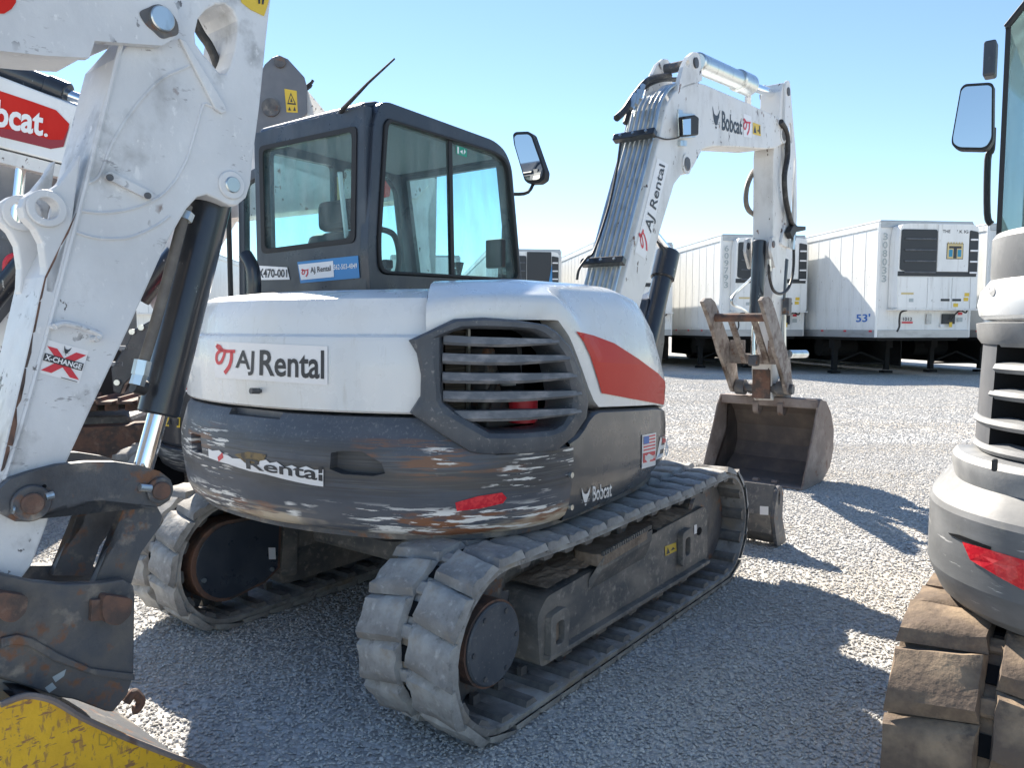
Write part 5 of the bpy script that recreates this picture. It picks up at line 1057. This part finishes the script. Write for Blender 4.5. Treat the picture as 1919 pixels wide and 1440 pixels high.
rl('grille_post', iA - 6, iB - 1, lambda i: [(1.05, .105), (1.33, .115)], mat('shaded_post_plastic', (.10, .105, .115), .5, layers=[((.17, .17, .175), (6, 6, 4), .45, .72, 7)]), rx)  # darker copy of the grille plastic; the post's shade is in the colour
rl('grille_post', iB - 1, iB, lambda i: [(1.05, .105 if i < iB else .22), (1.33, .115 if i < iB else .22)], 'engine_shade', rx)  # inner wall near-black: shade of the opening put into its colour
rl('grille_head', iA - 6, nR - iA, lambda i: [(1.325, .2), (1.325, .11), (1.34, .10), (1.38, .095), (1.385, .13)], m_gp, rx)
rl('grille_back', iA, nR - iA, lambda i: [(1.0, .34), (1.4, .34)], 'engine_shade', rx)
def rhit(px, py):
    h_ = None
    while h_ is None: h_ = RB.ray_cast(R_.o, R_.d(px, py).normalized())[0]; px += 1
    return ridx(h_.x, h_.y), h_.z
for spx, spy, st_ in ((1866, 641, 1), (1855, 689, 1), (1846, 737, 1), (1824, 778, -1), (1820, 822, -1)):
    j, z = rhit(spx, spy)
    s_ = rl('grille_slat', j, nR - j, lambda i: [(z - .013, .155), (z - .013, .115 - (.008 if st_ < 0 else 0)), (z - .002, .106 - (.008 if st_ < 0 else 0)), (z + .010, .112 - (.008 if st_ < 0 else 0)), (z + .014, .13), (z + .015, .155)], m_gp, rx, ang=12)
box('latch', R_.p(1864, 872, x=-1.05), (.02, .012, .03), 'trim', rx, bev=.004)
rhd = rl('hood', iA - 6, nR - iA, lambda i: [(1.385, .14), (1.39, .112), (1.40, .102), (1.43, .096), (1.465, .103), (1.50, .128), (1.525, .185), (1.54, .29), (1.55, .6)], 'hood', rx)
rl('cab_skirt', iA - 3, nR - iA, lambda i: [(1.45, .145), (1.50, .12), (1.60, .12), (1.615, .13), (1.62, .22)], m_gp, rx)
sHd = on_bvh(R_, bvh_of(rhd), .002); decal('hood_plug', [(1860 + 6 * cos(k * pi / 8), 546 + 10 * sin(k * pi / 8)) for k in range(16)], sHd, m_gp, rhd)
# cab glass
gx, gy = -.72, .845
zt = R_.p(1868, 55, x=gx).z; zr = zt + .19; yr = gy - .15
cf = prism('cab_roof', [(gx - .01, yr, zr), (gx - .01, -.2, zr), (.6, -.2, zr), (.6, yr, zr)], (0, 0, .04), 'cab', rx, holes=[[(gx + .05, yr - .05, zr), (gx + .05, -.1, zr), (.5, -.1, zr), (.5, yr - .05, zr)]])
tube('roof_edge', [(gx - .004, gy, zt), (gx - .004, yr, zr)], .009, 'trim', cf, n=8)
prism('roof_side', [(gx, gy, zt), (gx, yr, zr), (.55, yr, zr), (.55, gy, zt)], (0, .004, 0), 'glass', cf)
prism('rear_glass', [(gx, gy, 1.56), (gx, gy, zt), (gx, yr, zr), (gx, -.1, zr), (gx, -.1, 1.56)], (.006, 0, 0), 'glass', rx)
prism('side_glass', [(gx + .008, gy, 1.56), (gx + .008, gy, zt), (.45, gy, zt), (.45, gy, 1.56)], (0, -.006, 0), 'glass', rx)
prism('glass_edge', [(gx - .002, gy + .002, 1.60), (gx - .002, gy + .002, zt), (gx - .002, gy - .010, zt), (gx - .002, gy - .010, 1.60)], (.006, 0, 0), 'trim', rx)
box('front_pillar', (.55, gy - .04, 2.0), (.03, .04, 1.0), 'cab', rx); box('seat', (-.2, .35, 1.75), (.14, .46, .6), 'seat', rx, bev=.05); box('seat_base', (.05, .35, 1.5), (.5, .46, .14), 'seat', rx, bev=.04)
prism('inner_panel', [(-.6, gy - .05, 1.56), (-.3, gy - .05, 1.75), (.1, gy - .05, 1.70), (.1, gy - .05, 1.56)], (0, -.2, 0), 'plastic', rx, bev=.03)
hb = box('hinge_bracket', R_.p(1856, 112, x=gx + .02), (.05, .03, .095), 'cab', rx, bev=.006)
mx_ = .1
mg_ = [R_.p(*q, x=mx_) for q in ((1800, 165), (1808, 157), (1855, 154), (1862, 158), (1861, 262), (1852, 277), (1842, 281), (1795, 280), (1784, 272), (1783, 262))]
rm = prism('mirror', rounded(mg_, .015, 3), (.05, 0, 0), 'trim', rx, bev=.008)
cm = sum(mg_, Vector()) / len(mg_); prism('mirror_glass', rounded([q + (cm - q) * .08 + Vector((-.004, 0, 0)) for q in mg_], .012, 3), (.003, 0, 0), 'mirror', rm)
tube('mirror_arm', catmull([R_.p(*q, x=.2) for q in ((1858, 420), (1850, 400), (1851, 300), (1858, 280), (1860, 240))], 4), .012, 'trim', rm, n=8)
sR = on_bvh(R_, bvh_of(rcw), .003)
decal('reflector', [(1805, 1016), (1860, 1032), (1919, 1050), (1990, 1075), (1990, 1130), (1916, 1105), (1870, 1080), (1820, 1050)], sR, 'reflect', rcw, sub=2)
decal('groove', [(1779, 999), (1800, 1003), (1860, 1026), (1858, 1032), (1800, 1012), (1782, 1003)], sR, 'engine_shade', rcw, sub=2)
for k in range(5):
    a = sHd(1893 + k * 6, 505 - (k % 2) * 5); tube('dry_twig', catmull([a, a + Vector((-.004, -.015, .008)), a + Vector((-.006, -.035, .010 + .004 * (k % 3)))], 3), .004, 'straw', rx, n=5)
rubber_track(rx, .77, 'rubber_br', n=34, W=.42, zc=.32, rb=.28, ribs=False)
fr2 = box('track_frame', (0, .76, .28), (1.5, .22, .26), 'frame', rx, bev=.02); cyl('sprocket', (-.95, .66, .32), (-.95, .90, .32), .22, 'steel', rx); cyl('idler', (.95, .66, .32), (.95, .90, .32), .22, 'steel', rx)
rubber_track(rx, -.77, 'rubber_br', n=34, W=.42, zc=.32, rb=.28, ribs=False)
prism('house_floor', [q * .9 + Vector((0, 0, .6)) for q in RO[::6]], (0, 0, .04), 'steel', rx); box('car_body', (0, 0, .38), (1, 1.2, .3), 'frame', rx); cyl('swing_bearing', (0, 0, .5), (0, 0, .62), .4, 'steel', rx)
prism('house_core', [q * .62 + Vector((0, 0, .66)) for q in RO[::6]], (0, 0, .85), 'engine_shade', rx)
# ------------------------------------------------------------------ machines standing behind on the left
# small black excavator right behind the rental one
C = Frame((-1.66, 5.75), 37)
cx = C.root('excavator', 'small black excavator with red lettered band tucked behind the white hood', 'excavator')
CO = [Vector((.92 * cos(a), .92 * sin(a), 0)) for a in [radians(250 - k * 5) for k in range(45)]]
CN = [-q.normalized() for q in CO]
m_cb = mat('black_scuffed_paint', (.022, .026, .036), .4, layers=[((.06, .065, .075), (5, 5, 5), .45, .75, 6)], coat=.2)
m_cs = mat('black_scraped_skirt', (.03, .033, .04), .5, layers=[((.30, .29, .27), (4, 4, 60), .52, .62, 7)])
def cl(name, prof, m): return loft(name, 0, 44, prof, m, cx, out=CO, nrm=CN)
cl('counterweight', lambda i: [(.40, .2), (.40, .06), (.43, .02), (.50, -.01), (.56, 0), (.57, .02)], m_cs)
bd_ = cl('body', lambda i: [(.57, .03), (.60, .01), (.95, .0), (.955, .02)], m_cb)
rb_ = cl('red_band', lambda i: [(.955, .03), (.96, .012), (1.21, .012), (1.23, .03), (1.24, .5)], 'red')
cl('band_edge', lambda i: [(.952, .004), (.964, .004)], 'lbl_w')
sC = on_bvh(C, bvh_of(rb_), .004); lettering('lettering', 'Bobcat', [(311, 681), (398, 681), (398, 711), (311, 711)], sC, 'txt_w', rb_, bold=.03)
sC = on_bvh(C, bvh_of(bd_), .004); lb = decal('warning_sticker', [(312, 781), (339, 783), (338, 802), (311, 799)], sC, 'lbl_y', bd_)
shape('pictogram', [[(.1, .2), (.25, .8), (.4, .2)], [(.5, .45), (.75, .55), (.75, .4)], [(.8, .2), (.8, .9), (.92, .9), (.92, .2)]], [(312, 781), (339, 783), (338, 802), (311, 799)], on_bvh(C, bvh_of(bd_), .006), 'txt', lb)
rubber_track(cx, -.62, 'rubber', xr=-.75, xf=.75, zc=.26, rb=.22, n=30, W=.34, ribs=False); rubber_track(cx, .62, 'rubber', xr=-.75, xf=.75, zc=.26, rb=.22, n=30, W=.34, ribs=False)
for sg in (-1, 1):
    cyl('sprocket_hub', (-.75, sg * .5, .26), (-.75, sg * .74, .26), .17, 'engine_shade', cx); cyl('idler', (.75, sg * .5, .26), (.75, sg * .74, .26), .17, 'engine_shade', cx); box('track_frame', (0, sg * .62, .24), (1.3, .2, .2), 'frame', cx, bev=.02)
box('car_body', (0, 0, .32), (.8, 1.1, .18), 'frame', cx)
box('seat', (-.1, .1, 1.40), (.4, .45, .3), 'seat', cx, bev=.05)
# steel-tracked excavator facing right, its boom rising behind the cab
D = Frame((-3.75, 7.0), 80)
dx = D.root('excavator', 'steel-tracked excavator with rusty track frame and boom rising behind the black cab', 'excavator')
n = 46; L0, Rr = 1.15, .36
sh = bpy.data.meshes.new('x'); bm = bmesh.new(); box_bm(bm, (0, 0, 0), (.115, .5, .022)); box_bm(bm, (.04, 0, .025), (.018, .5, .035)); sh = mesh_of(bm, 'track_shoe'); sh.materials.append(M['rust'])
bm = bmesh.new(); box_bm(bm, (0, 0, 0), (.085, .04, .06)); lkm = mesh_of(bm, 'track_link'); lkm.materials.append(M['rust'])
for yc in (-.95, .95):
    fr = prism('track_frame', rounded(xz([(-1.2, .22), (-1.1, .56), (.78, .60), (.92, .50), (.92, .28), (.7, .20)], yc - .16), .05, 3), (0, .3, 0), 'rust', dx, bev=.02)
    for xx, nm in ((L0, 'idler_wheel'), (-L0, 'sprocket_wheel')):
        wh = cyl(nm, (xx, yc - .09, .42), (xx, yc + .09, .42), .30, 'steel', dx, n=40, bev=.02); cyl('rim', (xx, yc - .11, .42), (xx, yc - .085, .42), .24, 'rust', wh, n=36); cyl('hub', (xx, yc - .13, .42), (xx, yc - .1, .42), .07, 'steel', wh, n=20)
    for k in range(n):
        p, t = track_path(-L0, L0, .42, Rr, .03, k / n); nrm = Vector((t.z, 0, -t.x)); mx = Matrix.Identity(4)
        for r in range(3): mx[r][0], mx[r][1], mx[r][2] = t[r], (0, 1, 0)[r], nrm[r]
        mx.translation = p + Vector((0, yc, 0)) + nrm * .03; put('track_shoe', sh, dx, mx); m2 = mx.copy(); m2.translation = p + Vector((0, yc - .08, 0)) - nrm * .015; put('track_link', lkm, dx, m2)
cyl('swing_bearing', (-.2, 0, .7), (-.2, 0, .9), .6, 'steel', dx, n=32); box('car_body', (-.1, 0, .5), (1.2, 1.8, .3), 'frame', dx, bev=.04)
box('house', (-.85, .25, 1.35), (1.7, 1.9, .85), m_cb, dx, bev=.08)
yb = -.15
bo = [D.p(*q, y=yb) for q in ((292, 590), (268, 545), (290, 470), (330, 420), (430, 270), (497, 122), (510, 110), (524, 106), (540, 112), (570, 147), (574, 165), (575, 212), (640, 245), (800, 296), (815, 312), (805, 345), (780, 372), (720, 372), (640, 300), (560, 225), (500, 300), (400, 460), (330, 560))]
m_bg = mat('shaded_boom_grey', (.13, .14, .16), .45, layers=[((.19, .195, .21), (3, 3, 3), .45, .75, 6)])  # knuckle's shade put into the colour, over the white boom
db = prism('boom', bo, (0, .3, 0), 'armw', dx, bev=.012)
lg_ = prism('boom_gusset', [D.p(*q, y=yb) for q in ((470, 180), (497, 122), (510, 110), (524, 105), (540, 112), (571, 146), (576, 165), (576, 214), (520, 260), (460, 250))], (0, -.03, 0), m_bg, db, bev=.006)  # sized so the shade grey covers the knuckle above the cab roof
c = D.p(525, 117, y=yb - .03); cyl('pin', c, c + Vector((0, -.03, 0)), .05, 'steel', db); c = D.p(508, 202, y=yb - .03); cyl('pin', c, c + Vector((0, -.03, 0)), .08, 'steel', db)
st = decal('warning_sticker', [(533, 166), (556, 170), (558, 211), (537, 210)], on_plane(D, y=yb - .033), 'lbl_y', db)
shape('pictogram', [[(.12, .35), (.5, .88), (.9, .35)], ], [(533, 166), (556, 170), (558, 211), (537, 210)], on_plane(D, y=yb - .037), 'txt', st); shape('pictogram', [[(.24, .42), (.5, .78), (.77, .42)]], [(533, 166), (556, 170), (558, 211), (537, 210)], on_plane(D, y=yb - .040), 'lbl_y', st)
shape('pictogram', [[(.4, .46), (.5, .66), (.6, .46)], [(.15, .08), (.3, .25), (.42, .08)], [(.6, .08), (.75, .28), (.85, .08)]], [(533, 166), (556, 170), (558, 211), (537, 210)], on_plane(D, y=yb - .043), 'txt', st)
for q in ((571, 170), (574, 162)): c = D.p(*q, y=yb - .01); tube('hose_clip', [c, c + Vector((.05, 0, .04)), c + Vector((.06, 0, .06))], .014, 'trim', db, n=8)
decal('red_decal', [(712, 330), (722, 335), (732, 352), (730, 368), (712, 372)], on_plane(D, y=yb - .004), 'red', db)
da = prism('arm', [D.p(*q, y=yb + .03) for q in ((790, 300), (800, 292), (815, 300), (820, 315), (800, 400), (812, 520), (815, 640), (770, 640), (772, 520), (760, 400), (765, 350))], (0, .22, 0), 'armw', dx, bev=.01)
c = D.p(812, 308, y=yb + .02); cyl('pin', c, c + Vector((0, -.03, 0)), .06, 'zinc', da)
c = D.p(300, 511, y=yb); cyl('boss', c, c + Vector((0, -.03, 0)), .075, 'armw', db); cyl('pin', c + Vector((0, -.02, 0)), c + Vector((0, -.045, 0)), .05, 'steel', db)
cyl('lift_cylinder', D.p(262, 560, y=yb - .1), D.p(330, 475, y=yb - .1), .09, 'blk', dx)
# black bracket of its blade
bb_ = prism('blade_bracket', [D.p(*q, y=-1.25) for q in ((212, 735), (208, 690), (240, 640), (250, 618), (262, 612), (290, 596), (300, 600), (262, 690), (232, 722), (225, 740))], (0, .1, 0), 'cab', dx, bev=.008)
for q in ((249, 622), (266, 614), (221, 717)): c = D.p(*q, y=-1.25); cyl('pin', c, c + Vector((0, -.03, 0)), .022, 'zinc', bb_, n=14)
box('step_plate', D.p(224, 652, y=-1.2), (.14, .1, .03), 'liner', dx); box('step_plate', D.p(216, 682, y=-1.2), (.14, .1, .03), 'liner', dx); 
cyl('tyre_roll', D.p(190, 700, y=-.55), D.p(190, 700, y=-.3), .24, 'tyre', dx, n=28)
# excavator with the red lettered boom, at the far left
B = Frame((-3.1, 4.65), 82)
bx_ = B.root('excavator', 'white excavator boom with big red lettered decal behind the near arm', 'excavator')
bo = [B.p(*q, y=0) for q in ((-260, 40), (0, 142), (150, 200), (200, 222), (200, 330), (140, 312), (0, 276), (-260, 215))]
bbm = prism('boom', bo, (0, .24, 0), 'white', bx_, bev=.01)
prism('boom_underside', [B.p(*q, y=.02) for q in ((-260, 218), (0, 280), (190, 328), (190, 352), (0, 304), (-260, 240))], (0, .2, 0), 'armw', bbm)
dc = decal('red_decal', [(-120, 120), (0, 170), (60, 190), (105, 206), (130, 232), (119, 274), (95, 278), (0, 255), (-120, 228)], on_plane(B, y=-.003), 'red', bbm)
m_dr = mat('dark_red_edge', (.28, .02, .03), .4)
decal('decal_dark_edge', [(40, 246), (95, 262), (118, 262), (131, 234), (119, 275), (95, 279), (0, 256), (0, 240)], on_plane(B, y=-.0045), m_dr, dc)  # darker red border along the decal's lower edge
lettering('lettering', 'bobcat', [(-62, 172), (83, 206), (80, 256), (-66, 224)], on_plane(B, y=-.006), 'txt_w', dc, bold=.03)
cyl('registered_mark', B.p(86, 253, y=-.006), B.p(86, 253, y=-.008), .010, 'txt_w', dc, n=12)
a, b = B.p(-120, 82, y=.10), B.p(90, 162, y=.10); bcy = cyl('arm_cylinder', a, b, .062, 'blk', bx_, n=28); c_ = B.p(128, 178, y=.10); cyl('cylinder_gland', b, c_, .072, 'blk', bcy, n=28, bev=.006); cyl('rod', c_, B.p(200, 205, y=.10), .035, 'chrome', bcy)
for k, yy in enumerate((.02, .06)): tube('hydraulic_tube', [B.p(-200, 75 + k * 8, y=yy), B.p(0, 150 + k * 6, y=yy), B.p(160, 205 + k * 6, y=yy)], .014, 'zinc', bbm, n=8)
m_sl = mat('slate_grey_paint', (.09, .10, .13), .4, layers=[((.15, .16, .18), (3, 3, 3), .45, .75, 6)])
prism('house', [B.p(*q, y=.35) for q in ((-300, 260), (0, 280), (125, 300), (112, 325), (70, 352), (25, 385), (-20, 420), (-300, 640))], (0, .7, 0), m_sl, bx_, bev=.03)
a, b = B.p(41, 296, y=.10), B.p(33, 372, y=.10); cyl('lift_rod', a, b + (b - a) * .9, .03, 'chrome', bx_)
a, b = B.p(22, 436, y=.10), B.p(8, 560, y=.10); lc_ = cyl('lift_cylinder', a, b, .075, 'plastic', bx_, n=24, bev=.008); cyl('gland', a, a + (b - a) * .12, .088, 'plastic', lc_, n=24)
tube('red_hose', catmull([B.p(*q, y=.0) for q in ((40, 478), (22, 482), (13, 492), (12, 510))], 5), .022, 'red_txt', bx_, n=10)
cyl('black_tube', B.p(56, 478, y=-.05), B.p(-60, 620, y=-.05), .06, 'blk', bx_, n=20)
prism('lower_boom', [B.p(*q, y=.12) for q in ((70, 520), (0, 610), (-60, 680), (-60, 760), (0, 700), (80, 600))], (0, .15, 0), 'armw', bx_, bev=.01)
cyl('pedestal', B.p(-150, 700, y=.3), (B.p(-150, 700, y=.3).x, .3, .0), .3, 'steel', bx_, n=24)
